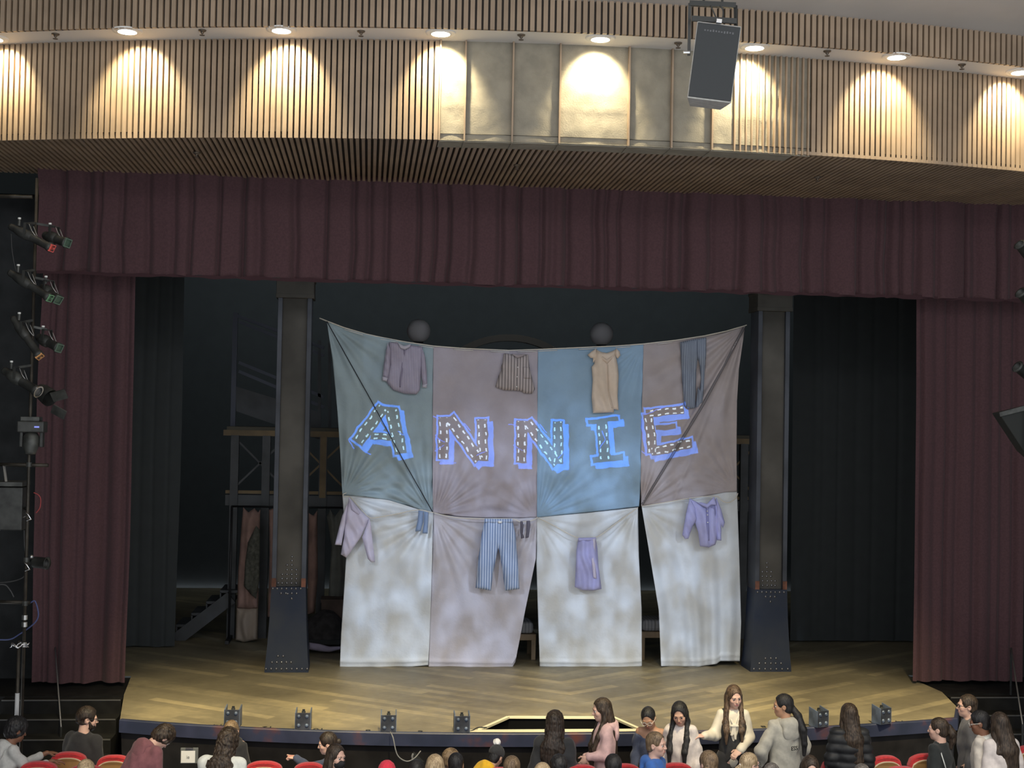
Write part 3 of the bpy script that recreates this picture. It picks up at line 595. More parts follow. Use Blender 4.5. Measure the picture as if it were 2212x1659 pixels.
cloth(c4([(1327, 208), (1300, 320), (1268, 500), (1290, 532), (1316, 530), (1350, 430), (1385, 372), (1372, 285)]), YG-.02, LAV2, 'sleeve', g, .04, (.012, .1, .7), seed=26); cloth(c4([(1540, 205), (1578, 300), (1606, 400), (1592, 445), (1578, 420), (1578, 545), (1545, 542), (1540, 400), (1535, 290)]), YG-.025, LAV2, 'sleeve', g, .04, (.012, .1, .7), seed=27)
cloth(c4([(1385, 242), (1420, 240), (1465, 252), (1522, 196), (1542, 262), (1495, 262), (1470, 288), (1425, 268)]), YG-.06, LAV2, 'collar', g, .015, (.0, .1, 0)); cloth(c4([(1460, 285), (1474, 285), (1484, 545), (1464, 545)]), YG-.062, LAV3, 'placket', g, .01, (.0, .1, 0)); cloth(c4([(1495, 275), (1530, 262), (1535, 330), (1520, 395), (1505, 360)]), YG-.05, LAV3, 'lapel_shadow_panel', g, .01, (.0, .1, 0))
buttons(c4([(1467, 310), (1468, 340), (1470, 400)]), YG-.085, g)
# ================================================================== riveted steel columns
COLM = mat('blue_black_steel', (.060, .066, .080), .5, .1, noise=(1.5, .35), spec=.25); COLB = mat('dark_bronze_steel', (.080, .075, .066), .6, 0., noise=(1.3, .3), spec=.12); COLBASE = mat('navy_steel', (.022, .030, .052), .5, 0., noise=(2., .3), col2=(.036, .042, .056), spec=.2)
RUST = mat('rust_patch', (.16, .065, .04), .8, noise=(9, .4)); RIV = mat('steel_rivet', (.22, .22, .23), .3, .8)
def column(px, lab, h, rivs):
    p = onZ(px, 1452 if px < 1000 else 1450.5); X, Y = float(p[0]), float(p[1])+.22
    e = empty('steel_column', (X, Y, 0), lab, 'column', 'riveted steel columns', kind='thing'); d = .42
    # flared pedestal
    w0, w1, zt = .60, .47, 1.17; prof = [(0, w0), (.04, w0), (.35, .545), (.75, .50), (zt, w1)]
    b = MB(); rows = []
    for z, w in prof:
        dd = d+(w-w1)*.55; rows.append([(X-w/2, Y-dd/2, z), (X+w/2, Y-dd/2, z), (X+w/2, Y+dd/2, z), (X-w/2, Y+dd/2, z)])
    for k in range(len(rows)-1):
        for j in range(4): b.add([rows[k][j], rows[k][(j+1) % 4], rows[k+1][(j+1) % 4], rows[k+1][j]], [(0, 1, 2, 3)])
    b.add(rows[-1], [(0, 1, 2, 3)]); b.add(rows[0], [(3, 2, 1, 0)]); b.build('pedestal', COLBASE, e)
    # shaft of two flanges and a recessed web
    for s in (-1, 1):
        MB().box((X+s*(w1/2-.032), Y, (zt+h)/2), (.064, d-.02, h-zt)).build('flange', COLM, e, bevel=.006)
        MB().box((X+s*(w1/2-.032), Y-.003, zt+.06), (.062, d-.012, .12)).build('rust_patch', RUST, e)
    MB().box((X, Y+.0, (zt+h)/2), (w1-.128, d-.15, h-zt)).build('web', COLB, e)
    b = MB(); b.box((X, Y, h+.11), (w1+.05, d+.05, .2)); b.box((X, Y, h-.01), (w1+.06, d+.06, .06), taper=(1.0, 1.0)); b.box((X, Y, h+.04), (w1+.02, d+.02, .06)); b.box((X, Y, h+.23), (w1+.07, d+.07, .06)); b.build('capital', COLB, e, bevel=.008)
    rv = None
    for z, xs_, fy_ in rivs:
        for x in xs_:
            if z < .5 or z < zt: ww = np.interp(z, [q[0] for q in prof], [q[1] for q in prof]); yy = Y-(d+(ww-w1)*.55)/2
            else: yy = Y-(d-.15)/2 if abs(x) < .17 else Y-d/2+.01
            c = (X+x, yy, z)
            if rv is None: rv = MB().sphere((0, 0, 0), .017, 10, (1, .7, 1)).build('rivet', RIV, e, smooth=True); o = rv
            else: o = rv.copy(); COL.objects.link(o)
            o.parent = e; o.matrix_parent_inverse = Matrix.Identity(4); o.location = Vector(c)-Vector((X, Y, 0))
    return e
sp = .059
col = lambda *k: [i*sp for i in k]
rl = [(.05, [-.28+i*.07 for i in range(8)]+[.28], 0), (.14, [-.2+.065*i for i in range(5)], 0), (.225, [-.12, -.05], 0), (1.08, [-.01], 0)]+[(1.07+.0, [], 0)]
rl += [(1.015, [.045], 0), (1.085, [-.10, -.035, .045, .11], 0), (1.15, [-.215, -.155, -.095, -.03, .04, .10, .165], 0), (1.215, [-.15, -.095, -.03, .035, .10], 0), (1.275, [-.095, -.03, .035, .10], 0), (1.335, [-.095, -.03, .035, .10], 0), (1.4, [-.03, .035, .095], 0), (1.465, [-.03, .035], 0), (1.525, [.035], 0), (1.58, [.035], 0)]
column(619, 'riveted dark steel column left of the sheet backdrop', 5.22, rl)
rr_ = [(.04, [-.25+.083*i for i in range(7)], 0), (.12, [-.17, -.08, 0, .07, .15], 0), (.19, [-.08, 0, .075], 0), (1.0, [-.01], 0), (1.07, [-.08, -.01, .055], 0), (1.135, [-.2, -.135, -.07, -.005, .06, .125, .19], 0), (1.22, [-.105, -.035, .03, .08], 0), (1.285, [-.105, -.035, .025, .08], 0), (1.35, [-.11, -.045, .015], 0), (1.415, [-.11, -.045, .02], 0), (1.48, [-.045], 0), (1.54, [-.045], 0)]
column(1664, 'riveted dark steel column right of the sheet backdrop', 5.22, rr_)
# ================================================================== scenery upstage
BR = mat('bridge_steel', (.055, .06, .066), .6, noise=(2, .3)); GOLD = mat('ochre_girder_paint', (.16, .11, .05), .6, noise=(2, .3)); OLIVE = mat('olive_girder', (.075, .068, .048), .7)
YB = 2.6; g = empty('steel_gallery', (0, YB, 0), 'dark steel gallery with cross-braced ochre girder behind the sheets', 'scaffold')
def bx(x0, x1, y0, y1, Y, d, name, m, par):
    a, c = onY(x0, y0, Y), onY(x1, y1, Y); return MB().box(((a[0]+c[0])/2, Y+d/2, (a[2]+c[2])/2), (abs(c[0]-a[0]), d, abs(a[2]-c[2]))).build(name, m, par)
xl, xr = float(onY(490, 950, YB)[0]), float(onY(1640, 950, YB)[0]); zt = float(onY(495, 921, YB)[2]); zb_ = float(onY(495, 1088, YB)[2])
MB().box(((xl+xr)/2, YB+.6, zt-.05), (xr-xl, 1.3, .1)).build('deck', OLIVE, g); MB().box(((xl+xr)/2, YB-.03, zt-.10), (xr-xl+.1, .06, .09)).build('top_chord', GOLD, g)
MB().box(((xl+xr)/2, YB, zb_+.19), (xr-xl, .05, .05)).build('bottom_chord', GOLD, g); MB().box(((xl+xr)/2, YB+.03, zb_+.06), (xr-xl, .12, .17)).build('lower_beam', BR, g)
zmid = zb_+.22; n = 9; st = (xr-xl)/n
for i in range(n+1):
    x = xl+.05+i*st*.995
    if i < n:
        for s in (0, 1):
            a = (x+.05, YB, zmid if s else zt-.15); c = (x+st-.05, YB, zt-.15 if s else zmid); MB().bar(a, c, .03, .03).build('brace', GOLD if i not in (0,) else BR, g)
for px_, y0, y1, m in ((505, 953, 1378, BR), (573, 953, 1392, BR), (696, 955, 1322, BR), (696, 956, 1075, GOLD), (860, 955, 1400, BR), (1080, 955, 1400, BR), (1300, 955, 1400, BR), (1500, 955, 1400, BR), (1604, 955, 1400, BR)):
    x = float(onY(px_, 1100, YB)[0]); z0 = 0 if m is BR else float(onY(px_, y1, YB)[2]); MB().box((x, YB-.02 if m is BR else YB-.06, (zt-.14+z0)/2), (.125 if m is BR else .10, .12 if m is BR else .05, zt-.14-z0)).build('post', m, g)
s = empty('gallery_stair', (float(onY(508, 680, 3.2)[0]), 3.2, zt), 'dim steel stair rail rising above the gallery behind the left column', 'stair')
q = lambda x, y, Y=3.2: Vector(onY(x, y, Y)); RAILM = mat('slate_rail', (.075, .085, .12), .6)
MB().bar(q(509, 676), (q(509, 676).x, 3.2, zt), .08, .06).build('newel', RAILM, s)
for a, c, w in (((506, 680), (700, 752), .07), ((516, 695), (700, 768), .04), ((516, 783), (700, 858), .05), ((516, 802), (700, 880), .04)): MB().bar(q(*a), q(*c), w, .05).build('rail', RAILM, s)
MB().add([q(510, 835), q(690, 890), q(690, 950), q(510, 888)], [(0, 1, 2, 3)]).build('stringer', BR, s, solid=.06)
for a, y0, y1 in ((690, 735, 940), (712, 740, 930)): MB().bar(q(a, y0), q(a, y1), .05).build('baluster', BR, s)
s = empty('low_stair', (-4.6, 2.6, 0), 'dim dark stair climbing to the gallery at the far left', 'stair')
for k, (px_, py_) in enumerate(((392, 1350), (425, 1325), (457, 1300), (487, 1276))):
    p = q(px_, py_, 2.3); MB().box((p.x+.12, 2.75, p.z-.02), (.42, .8, .04)).build('tread', BR, s); MB().box((p.x-.08, 2.75, p.z-.13), (.02, .8, .2)).build('riser', BR, s)
MB().bar(q(380, 1382, 2.3), q(500, 1290, 2.3), .05, .2).build('stringer', BR, s)
GLOBE = mat('frosted_globe', (.8, .77, .8), .7)
for px_, py_, lab in ((904.5, 715, 'unlit round globe lamp above the shirt on the teal sheet'), (1299.5, 722, 'unlit round globe lamp above the peach dress')):
    p = q(px_, py_, 3.4); e = empty('globe_lamp', (p.x, p.y, 0), lab, 'lamp', 'globe lamps behind the backdrop'); MB().sphere(p, .2, 24).build('globe', GLOBE, e, smooth=True)
    MB().lathe([(.14, 0), (.14, .06), (.05, .1), (.035, .3), (.03, p.z-.22), (.08, p.z-.2), (.09, p.z-.17)], (p.x, p.y, 0), n=16).build('lamp_post', BR, e, smooth=True)
c0 = q(1099, 921, 3.8); Rr = float((q(1099, 722, 3.8)-c0).length); a = empty('arched_frame', (c0.x, 3.8, 0), 'pale arched frame showing above the middle of the backdrop', 'arch')
b = MB(); th = .115; rows = []
for rr, yy in ((Rr-th, 3.8), (Rr, 3.8), (Rr, 3.95), (Rr-th, 3.95), (Rr-th, 3.8)): rows.append([(c0.x+rr*math.cos(t), yy, c0.z+rr*math.sin(t)) for t in np.linspace(0, PI, 49)])
b.grid(rows); b.build('arch', mat('drab_arch', (.30, .28, .25), .8), a, fixn=True)
for s_ in (-1, 1): MB().box((c0.x+s_*(Rr-th/2), 3.87, c0.z/2), (th, .15, c0.z)).build('jamb', MATS['drab_arch'], a)
# costume rack with hanging clothes
YR = 2.2; zr = float(onY(520, 1094, YR)[2]); rk = empty('costume_rack', (-2.9, YR, 0), 'long costume rail under the gallery, left of the sheets', 'rack')
MB().cyl((float(onY(500, 1094, YR)[0]), YR, zr), (float(onY(760, 1094, YR)[0]), YR, zr), .016, 10).build('rail', DKMETAL, rk, smooth=True)
for px_ in (501, 758): x = float(onY(px_, 1094, YR)[0]); MB().cyl((x, YR, 0), (x, YR, zr), .018, 10).build('upright', DKMETAL, rk, smooth=True); MB().box((x, YR, .03), (.06, .6, .05)).build('foot', DKMETAL, rk)
d5 = lambda L: [(x/3.606+280, y/3.606+1000) for x, y in L]
TP = mat('dusty_pink_cloth', (.24, .15, .125), .95, noise=(5, .15)); TB = mat('oatmeal_cloth', (.25, .20, .155), .95); TG = mat('sage_grey_cloth', (.15, .155, .14), .95, noise=(5, .15)); TK = mat('moss_knit', (.075, .075, .06), .95, noise=(20, .4))
g = garment('pink_gown', d5([(885, 345), (925, 385), (972, 352), (1000, 385), (1018, 362), (1010, 700), (1000, 1130), (925, 1140), (835, 1130), (845, 850), (870, 500)]), YR-.12, TP, 'dusty pink gown on the costume rail, leftmost of the rail', 'gown', puff=.1, fold=(.025, .16, 0), seed=31); cloth(d5([(833, 1125), (1000, 1128), (996, 1375), (920, 1392), (885, 1398), (825, 1378)]), YR-.1, TB, 'underskirt', g, .09, (.025, .16, 0), seed=32)
garment('knit_shawl', d5([(985, 490), (1015, 520), (1012, 900), (985, 1060), (940, 1020), (890, 960), (900, 780), (920, 620)]), YR-.26, TK, 'dark moss knit shawl over the pink gown', 'shawl', puff=.06, fold=(.015, .12, 0), seed=33)
garment('brown_gown', d5([(1085, 365), (1115, 355), (1135, 360), (1150, 900), (1140, 1200), (1075, 1200), (1090, 700)]), YR-.1, TP, 'brownish gown partly hidden by the left column', 'gown', puff=.08, fold=(.02, .15, 0), seed=34)
garment('rust_jacket', d5([(1395, 390), (1430, 410), (1462, 370), (1466, 900), (1440, 1170), (1385, 1180), (1390, 700)]), YR-.1, TP, 'rust brown costume just right of the left column', 'gown', puff=.08, fold=(.02, .15, 0), seed=35)
garment('sage_dress', d5([(1535, 420), (1562, 362), (1600, 415), (1640, 360), (1690, 370), (1700, 900), (1660, 1110), (1600, 1090), (1548, 1060), (1560, 860), (1572, 640)]), YR-.12, TG, 'sage grey pleated dress on the rail by the edge of the sheets', 'dress', puff=.1, fold=(.022, .11, 0), seed=36)
# laundry cart, crate and cots
k = empty('laundry_cart', (float(onZ(700, 1412)[0]), float(onZ(700, 1412)[1])+.3, 0), 'dark laundry heap on a low cart between the left column and the sheets', 'cart'); X, Y = k.location.x, k.location.y
MB().box((X, Y, .16), (.62, .5, .08)).build('base', BLK, k, bevel=.01)
for sx in (-1, 1):
    for sy in (-1, 1): MB().cyl((X+sx*.25-.015, Y+sy*.2, .055), (X+sx*.25+.015, Y+sy*.2, .055), .055, 12).build('wheel', BLK, k)
b = MB(); hp = []
for i in range(21):
    t = i/20*PI/2; hp.append([(X+math.cos(u)*.33*math.cos(t)*(1+.1*float(vnoise(u*2, t*3, 5))), Y+math.sin(u)*.26*math.cos(t), .2+.38*math.sin(t)*(1+.12*float(vnoise(u*2, t*2, 6)))) for u in np.linspace(0, 2*PI, 33)])
b.grid(hp); b.build('laundry_heap', mat('black_laundry', (.028, .026, .028), .95, noise=(9, .4)), k, smooth=True)
garment('lavender_cloth', [(668, 1388), (690, 1391), (712, 1397), (736, 1396), (735, 1403), (712, 1409), (690, 1407), (667, 1403)], Y-.32, mat('lavender_rag', (.30, .27, .36), .9), 'strip of lavender cloth spilling from the dark laundry cart', 'cloth', puff=.03, seed=37)
p = onY(723, 1345, 1.6); k = tag(MB().box((float(p[0]), 1.8, .35), (.42, .4, .7)).build('costume_chest', mat('brown_trunk', (.085, .06, .05), .8, noise=(4, .3)), bevel=.01), 'brown trunk below the sage dress', 'chest'); MB().box((float(p[0]), 1.8, .715), (.44, .42, .05)).build('lid', MATS['brown_trunk'], k)
COT = mat('cot_wood', (.24, .17, .10), .6, noise=(6, .2)); TICK = mat('grey_ticking', (.30, .30, .30), .9, stripes=(0, .05, .4, (.2, .2, .21)))
for x0, x1, ytop, lab in ((1030, 1158, 1371, 'wooden cot glimpsed through the gap left of the third sheet'), (1384, 1520, 1366, 'wooden cot with ticking mattress glimpsed through the gap left of the fourth sheet')):
    Yc = .55; a, c = onY(x0, ytop, Yc), onY(x1, ytop, Yc); k = empty('wooden_cot', ((a[0]+c[0])/2, Yc+.3, 0), lab, 'bed', 'cots behind the sheets'); z = float(c[2])
    MB().box(((a[0]+c[0])/2, Yc+.3, z-.04), (c[0]-a[0], .6, .09)).build('frame', COT, k, bevel=.006)
    for xx in (a[0]+.035, c[0]-.035):
        for yy in (Yc+.035, Yc+.565): MB().box((xx, yy, (z-.08)/2), (.062, .062, z-.08)).build('leg', COT, k)
    MB().box(((a[0]+c[0])/2, Yc+.3, z+.09), (c[0]-a[0]-.06, .54, .17)).build('mattress', TICK, k, bevel=.05)
# ================================================================== footlights on the apron edge
FLB = mat('footlight_blue_steel', (.10, .13, .19), .4, .2, noise=(8, .35)); FLD = mat('footlight_plate', (.05, .055, .07), .45, .3, noise=(8, .4))
def footlight(px, py, rz, lab):
    p = onZ(px, py); e = empty('footlight', (float(p[0]), float(p[1])+.05, .01), lab, 'stage light', 'riveted footlights on the apron edge', rz)
    w, h = .165, .185; LOCAL[0] = True
    MB().box((0, -.04, h/2), (w, .014, h)).build('plate', FLD, e, bevel=.002)
    for s in (-1, 1):
        b = MB(); b.add([(s*w/2-.006, -.045, 0), (s*w/2+.006, -.045, 0), (s*w/2+.006, .10, 0), (s*w/2-.006, .10, 0), (s*w/2-.006, -.045, h), (s*w/2+.006, -.045, h), (s*w/2+.006, .10, h+.035), (s*w/2-.006, .10, h+.035)], [(3, 2, 1, 0), (4, 5, 6, 7), (0, 1, 5, 4), (1, 2, 6, 5), (2, 3, 7, 6), (3, 0, 4, 7)]); b.build('flange', FLB, e)
    for sx in (-.045, .045):
        for z in (.045, .145): MB().lathe([(0, .016), (.010, .015), (.018, .009), (.022, 0)], (sx, -.047, z), (0, -1, 0), 14).build('rivet', FLB, e, smooth=True)
    b = MB(); b.cyl((0, .03, 0), (0, .03, h+.005), .022, 10); b.build('lamp', BLK, e, smooth=True); MB().box((0, .03, h+.012), (.028, .02, .028)).build('knob', BLK, e)
    LOCAL[0] = False; return e
for a in ((501, 1571, -.10, 'riveted footlight farthest left, partly behind a curly-haired head'), (654, 1578, -.06, 'riveted footlight second from the left, between floor numbers 12 and 10'), (839, 1583, -.02, 'riveted footlight with a dangling cable, third from the left'),
          (998, 1585, .02, 'riveted footlight next to the left corner of the prompter hole'), (1775, 1573, .42, 'riveted footlight between the grey hoodie and the black puffer jacket'), (1911, 1566.5, .42, 'riveted footlight farthest right on the apron edge')): footlight(*a)
p0 = Vector(onZ(839, 1584))
cab = [p0+Vector((.02, -.03, .02)), p0+Vector((.05, -.12, -.02)), p0+Vector((.1, -.16, -.2)), p0+Vector((.2, -.17, -.27)), p0+Vector((.29, -.16, -.24)), p0+Vector((.36, -.12, -.17))]
tag(MB().tube([Vector(v) for v in smooth_poly(cab, 30)], .007, 6).build('dangling_cable', mat('grey_cable', (.20, .20, .20), .5), smooth=True), 'grey cable hanging from the third footlight into the pit', 'cable')
p1 = Vector(onZ(1004, 1584)); q1 = Vector(onZ(1042, 1577)); tag(MB().tube([Vector(v) for v in smooth_poly([p1+Vector((0, 0, .02)), p1.lerp(q1, .4)+Vector((0, 0, .015)), p1.lerp(q1, .75)+Vector((0, .03, .03)), q1+Vector((.05, 0, .03))], 20)], .006, 6).build('short_cable', BLK, smooth=True), 'short black cable between a footlight and the prompter hole', 'cable')
m = empty('music_stand', Vector(atD(915, 1640, 15.35)), 'dark music stand in the pit below the third footlight', 'stand'); c = m.location
MB().box(c+Vector((0, 0, .03)), (.24, .02, .12)).build('desk', BLK, m, bevel=.004); MB().cyl(c+Vector((0, .02, 0)), (c.x, c.y+.02, -1.1), .012, 8).build('pole', BLK, m); MB().lathe([(.16, 0), (.15, .02), (.012, .05)], (c.x, c.y+.02, -1.12), n=16).build('base', BLK, m)
MB().tube([c+Vector((-.12, -.02, .07)), c+Vector((-.13, -.03, .04)), c+Vector((-.125, -.03, .0))], .012, 6).build('clip', STEEL, m)
# ================================================================== lighting boom at the left
DB = 15.0
L_ = lambda x, y, d=0: Vector(atD(x, y, DB+d))
PIPE = mat('weathered_pipe', (.055, .048, .038), .5, .5, noise=(7, .35)); FIX = mat('fixture_grey_black', (.045, .046, .042), .5, .3, noise=(9, .3)); FIX2 = mat('fixture_worn', (.062, .064, .058), .5, .3, noise=(9, .4)); CLAMP = mat('clamp_metal', (.5, .5, .48), .3, .9)
bo = empty('lighting_boom', (L_(50, 1659).x, L_(50, 1659).y, -1.12), 'tall weathered pipe boom for stage lights at the left edge', 'lighting boom')
top, low = L_(80, 385), L_(50, 1659); low = Vector((top.x, top.y, -1.1)); MB().cyl(low, top, .018, 12).build('pipe', PIPE, bo, smooth=True)
zat = lambda y: L_(70, y).z
def onpipe(y): return Vector((top.x, top.y, zat(y)))
for x0, x1, y in ((-14, 104, 1003), (-14, 66, 1300), (-14, 70, 424)):
    a, c = L_(x0, y), L_(x1, y); MB().cyl(a, Vector((c.x, c.y, a.z)), .02, 12).build('crossbar', PIPE, bo, smooth=True)
for y in (1003, 1300, 1207, 1330, 1345, 1388):
    MB().cyl(onpipe(y)+Vector((0, 0, -.025)), onpipe(y)+Vector((0, 0, .025)), .03, 8).build('clamp', CLAMP if y > 1320 else FIX2, bo)
b2 = L_(41, 1384); MB().cyl(b2, (b2.x, b2.y, -1.1), .02, 12).build('second_pipe', PIPE, bo, smooth=True)
MB().cyl((b2.x, b2.y-.005, zat(1497)), (b2.x, b2.y-.005, zat(1562)), .024, 12).build('white_sleeve', mat('white_sleeve', (.62, .63, .63), .5), bo, smooth=True)
MB().cyl(L_(50, 1659)*0+Vector((top.x, top.y, -1.12)), Vector((top.x, top.y, -1.06)), .3, 20).build('base_plate', PIPE, bo)
rg = []
for k in range(25):
    a = k/24*2*PI; rg.append(Vector(((top.x+b2.x)/2+math.cos(a)*(.085+.012*(k % 2)), top.y+math.sin(a)*.06, zat(1389)+.02*math.sin(5*a))))
MB().tube(rg, .009, 6).build('cable_tie_ring', CHROME, bo, smooth=True)
def cable(pts, r, m, lab, d=-.03): return tag(MB().tube([Vector(v) for v in smooth_poly([L_(x, y, d) for x, y in pts], 40)], r, 6).build('cable', m, smooth=True), lab, 'cable', 'cables on the left boom')
CBL = mat('blue_cable', (.07, .09, .22), .5); CBK = mat('dark_cable', (.05, .05, .05), .5); CRD = mat('red_cable', (.35, .05, .05), .5)
cable([(66, 1302), (76, 1299), (83, 1325), (78, 1342), (60, 1358), (42, 1370), (22, 1381), (-10, 1382)], .008, CBL, 'blue cable looping round the lower boom pipe')
cable([(52, 1145), (53, 1180), (57, 1225), (52, 1245), (30, 1255), (-10, 1260)], .007, CBK, 'dark cable hanging beside the boom below the speaker box')
cable([(73, 1064), (84, 1070), (88, 1080), (86, 1097), (78, 1108)], .006, CRD, 'short red cable loop on the boom above the hook clamp'); cable([(-10, 1152), (15, 1135), (45, 1120), (62, 1112)], .005, STEEL, 'thin steel safety wire running from the boom to the left'); cable([(-10, 1264), (10, 1263), (22, 1275), (30, 1290)], .008, CBK, 'dark cable loop above the lower crossbar'); cable([(24, 505), (26, 540), (32, 575), (36, 588)], .004, CBK, 'thin cable joining the two upper profile spotlights')
for y, s in ((1110, 1), (1217, 1)):
    o = tag(MB().tube([onpipe(y)+Vector((-.03, -.03, .03)), onpipe(y)+Vector((.02, -.05, .0)), onpipe(y)+Vector((.05, -.04, -.05)), onpipe(y)+Vector((.0, -.05, -.06))], .009, 6).build('hook_clamp', CHROME, smooth=True), 'bright hook clamp on the boom, '+('beside the speaker box' if y < 1150 else 'beside the small can light'), 'clamp')
def profile_spot(a, b, r, gelcol, lab, d=0., wide=False, ring=None):
    A, B = L_(*a, d-.12), L_(*b, d-.28); ax = (B-A).normalized(); Ln = (B-A).length
    e = empty('profile_spotlight', A, lab, 'stage light', 'spotlights on the left boom')
    MB().lathe([(.0, 0), (r*.62, .0), (r*.75, Ln*.04), (r*.75, Ln*.14), (r*.95, Ln*.18), (r*1.1, Ln*.3), (r*1.05, Ln*.46), (r*.8, Ln*.52)], A, ax, 20).build('lamp_housing', FIX2 if ring else FIX, e, smooth=True)
    MB().lathe([(r*.8, Ln*.5), (r*.82, Ln*.9), (r*1.0, Ln*.92), (r*1.0, Ln*1.0), (r*.82, Ln*1.0), (r*.8, Ln*.97)], A, ax, 20).build('lens_barrel', FIX, e, smooth=True)
    MB().lathe([(r*.81, Ln*.975), (r*.4, Ln*.985), (0, Ln*.99)], A, ax, 20).build('gel', mat('gel_%d%d%d' % tuple(int(c*99) for c in gelcol), gelcol, .4), e, smooth=True)
    MB().lathe([(r*1.05, Ln*.985), (r*1.12, Ln*.99), (r*1.12, Ln*1.02), (r*.86, Ln*1.02)], A, ax, 4 if not ring else 20).build('gel_frame', CHROME if ring else mat('gelrim_%d' % int(gelcol[0]*99), tuple(min(1, c*1.4+.02) for c in gelcol), .4), e)
    mid = A+ax*Ln*.42; pp = Vector((top.x, top.y, mid.z+.16)); side = ax.cross(Vector((0, 0, 1))).normalized()
    for s in (-1, 1): MB().bar(mid+side*s*r*1.15, mid+side*s*r*1.0+Vector((0, 0, .13)), .03, .008).build('yoke_arm', FIX, e)
    MB().bar(mid+side*r*1.05+Vector((0, 0, .13)), mid-side*r*1.05+Vector((0, 0, .13)), .03, .008).build('yoke', FIX, e); MB().bar(mid+Vector((0, 0, .13)), pp, .025, .025).build('clamp', FIX2, e)
    MB().cyl(A+ax*Ln*.2+Vector((.01, -.02, r*1.0)), A+ax*Ln*.2+Vector((.012, -.02, r*1.0+.07)), .016, 8).build('power_plug', FIX2, e); MB().cyl(A+ax*Ln*.2+Vector((.012, -.02, r*1.0+.07)), A+ax*Ln*.2+Vector((.012, -.02, r*1.0+.088)), .017, 8).build('plug_cap', mat('white_plug', (.7, .7, .66), .4), e); MB().tube([Vector(v) for v in smooth_poly([mid+Vector((.02, -.03, .12)), mid+Vector((.06, -.05, .04)), mid+Vector((.11, -.03, -.02)), mid+Vector((.06, 0, .1))], 16)], .004, 5).build('safety_cable', STEEL, e, smooth=True); MB().sphere(mid+side*-r*1.1+Vector((0, 0, .02)), .018, 8).build('tilt_knob', CLAMP, e, smooth=True)
    return e
GR, RD, OR, DG = (.10, .22, .11), (.55, .08, .06), (.45, .22, .08), (.06, .10, .07)
profile_spot((96, 508), (146, 525), .062, DG, 'black profile spotlight with greenish rim, upper pair, pointing at the curtain', .16)
profile_spot((22, 489), (112, 536), .052, RD, 'black profile spotlight with a red gel, topmost on the left boom')
profile_spot((90, 620), (126, 648), .062, DG, 'black profile spotlight with a round greenish lens beside the green gel', .16)
profile_spot((20, 588), (108, 644), .052, GR, 'black profile spotlight with a green gel, second down the left boom')
profile_spot((82, 728), (128, 752), .06, DG, 'black profile spotlight beside the orange gel, pointing right', .16)
profile_spot((28, 686), (86, 770), .052, OR, 'black profile spotlight with an orange gel, third down the left boom')
profile_spot((8, 800), (82, 846), .062, (.12, .12, .12), 'worn spotlight with silver front ring and wire rear cage', ring=True)
e = empty('barndoor_floodlight', L_(100, 860), 'dark floodlight with barn doors just right of the silver-ringed spotlight', 'stage light'); A = L_(86, 842, .1); B = L_(124, 872, -.05); ax = (B-A).normalized()
MB().lathe([(0, 0), (.07, 0), (.09, .05), (.1, .16), (.1, .2)], A, ax, 18).build('housing', FIX, e, smooth=True)
for s, rot in ((1, .5), (-1, -.3)):
    c = B+Vector((.02, -.02, -.09*s)); MB().box(c, (.16, .012, .12), Matrix.Rotation(rot, 3, 'Y') @ Matrix.Rotation(.6, 3, 'X')).build('barn_door', FIX2, e)
MB().bar(A+ax*.1, Vector((top.x, top.y, (A+ax*.1).z)), .025).build('clamp', FIX2, e)
e = empty('moving_head_light', L_(70, 930), 'moving-head light clamped to the boom above the upper crossbar', 'stage light'); c = L_(70, 922, -.16)
MB().box(c, (.28, .2, .12)).build('base', FIX, e, bevel=.012); MB().box(L_(68, 905, -.16), (.2, .16, .05)).build('connector_panel', FIX2, e, bevel=.008)
for s in (-1, 1): MB().box(c+Vector((s*.105, 0, -.12)), (.035, .1, .2)).build('yoke_arm', FIX, e, bevel=.008)
MB().lathe([(0, 0), (.06, .005), (.085, .05), (.085, .15), (.06, .22), (.05, .24), (0, .235)], c+Vector((0, -.02, -.06)), (0, -.15, -1), 18).build('head', FIX2, e, smooth=True)
MB().bar(c+Vector((0, .1, .02)), Vector((top.x, top.y, c.z+.02)), .03).build('clamp', FIX2, e)
MB().box(c+Vector((.07, -.105, .0)), (.05, .01, .018)).build('display', mat('blue_display', (.1, .12, .3), .4, emit=((.3, .35, 1), .6)), e)
e = empty('boom_loudspeaker', L_(15, 1100), 'dark loudspeaker box hung on the left boom beneath the upper crossbar', 'loudspeaker'); a, c = L_(-30, 1052, -.1), L_(46, 1146, -.1)
MB().box(((a.x+c.x)/2, a.y+.15, (a.z+c.z)/2), (c.x-a.x, .34, a.z-c.z)).build('cabinet', FIX, e, bevel=.01); MB().box(((a.x+c.x)/2, a.y+.14, a.z+.035), (c.x-a.x, .36, .05)).build('top_plate', FIX2, e, bevel=.006); MB().bar(L_(8, 1003), L_(14, 1050, -.05), .03, .01).build('hanger', CLAMP, e); MB().bar((c.x, a.y+.15, (a.z+c.z)/2), Vector((top.x, top.y, (a.z+c.z)/2)), .03).build('clamp', FIX2, e)
e = empty('can_light', L_(84, 1216), 'small black can light on the boom, far down beside the curtain', 'stage light'); A = L_(70, 1214, -.02); B = L_(101, 1217, -.06); ax = (B-A).normalized(); MB().lathe([(0, 0), (.05, 0), (.062, .03), (.062, (B-A).length), (.07, (B-A).length), (.07, (B-A).length+.01), (.05, (B-A).length-.01)], A, ax, 18).build('can', FIX, e, smooth=True); MB().sphere(A+Vector((0, -.05, .06)), .025, 10).build('knob', CLAMP, e, smooth=True); MB().bar(A, onpipe(1216), .03).build('clamp', FIX2, e)
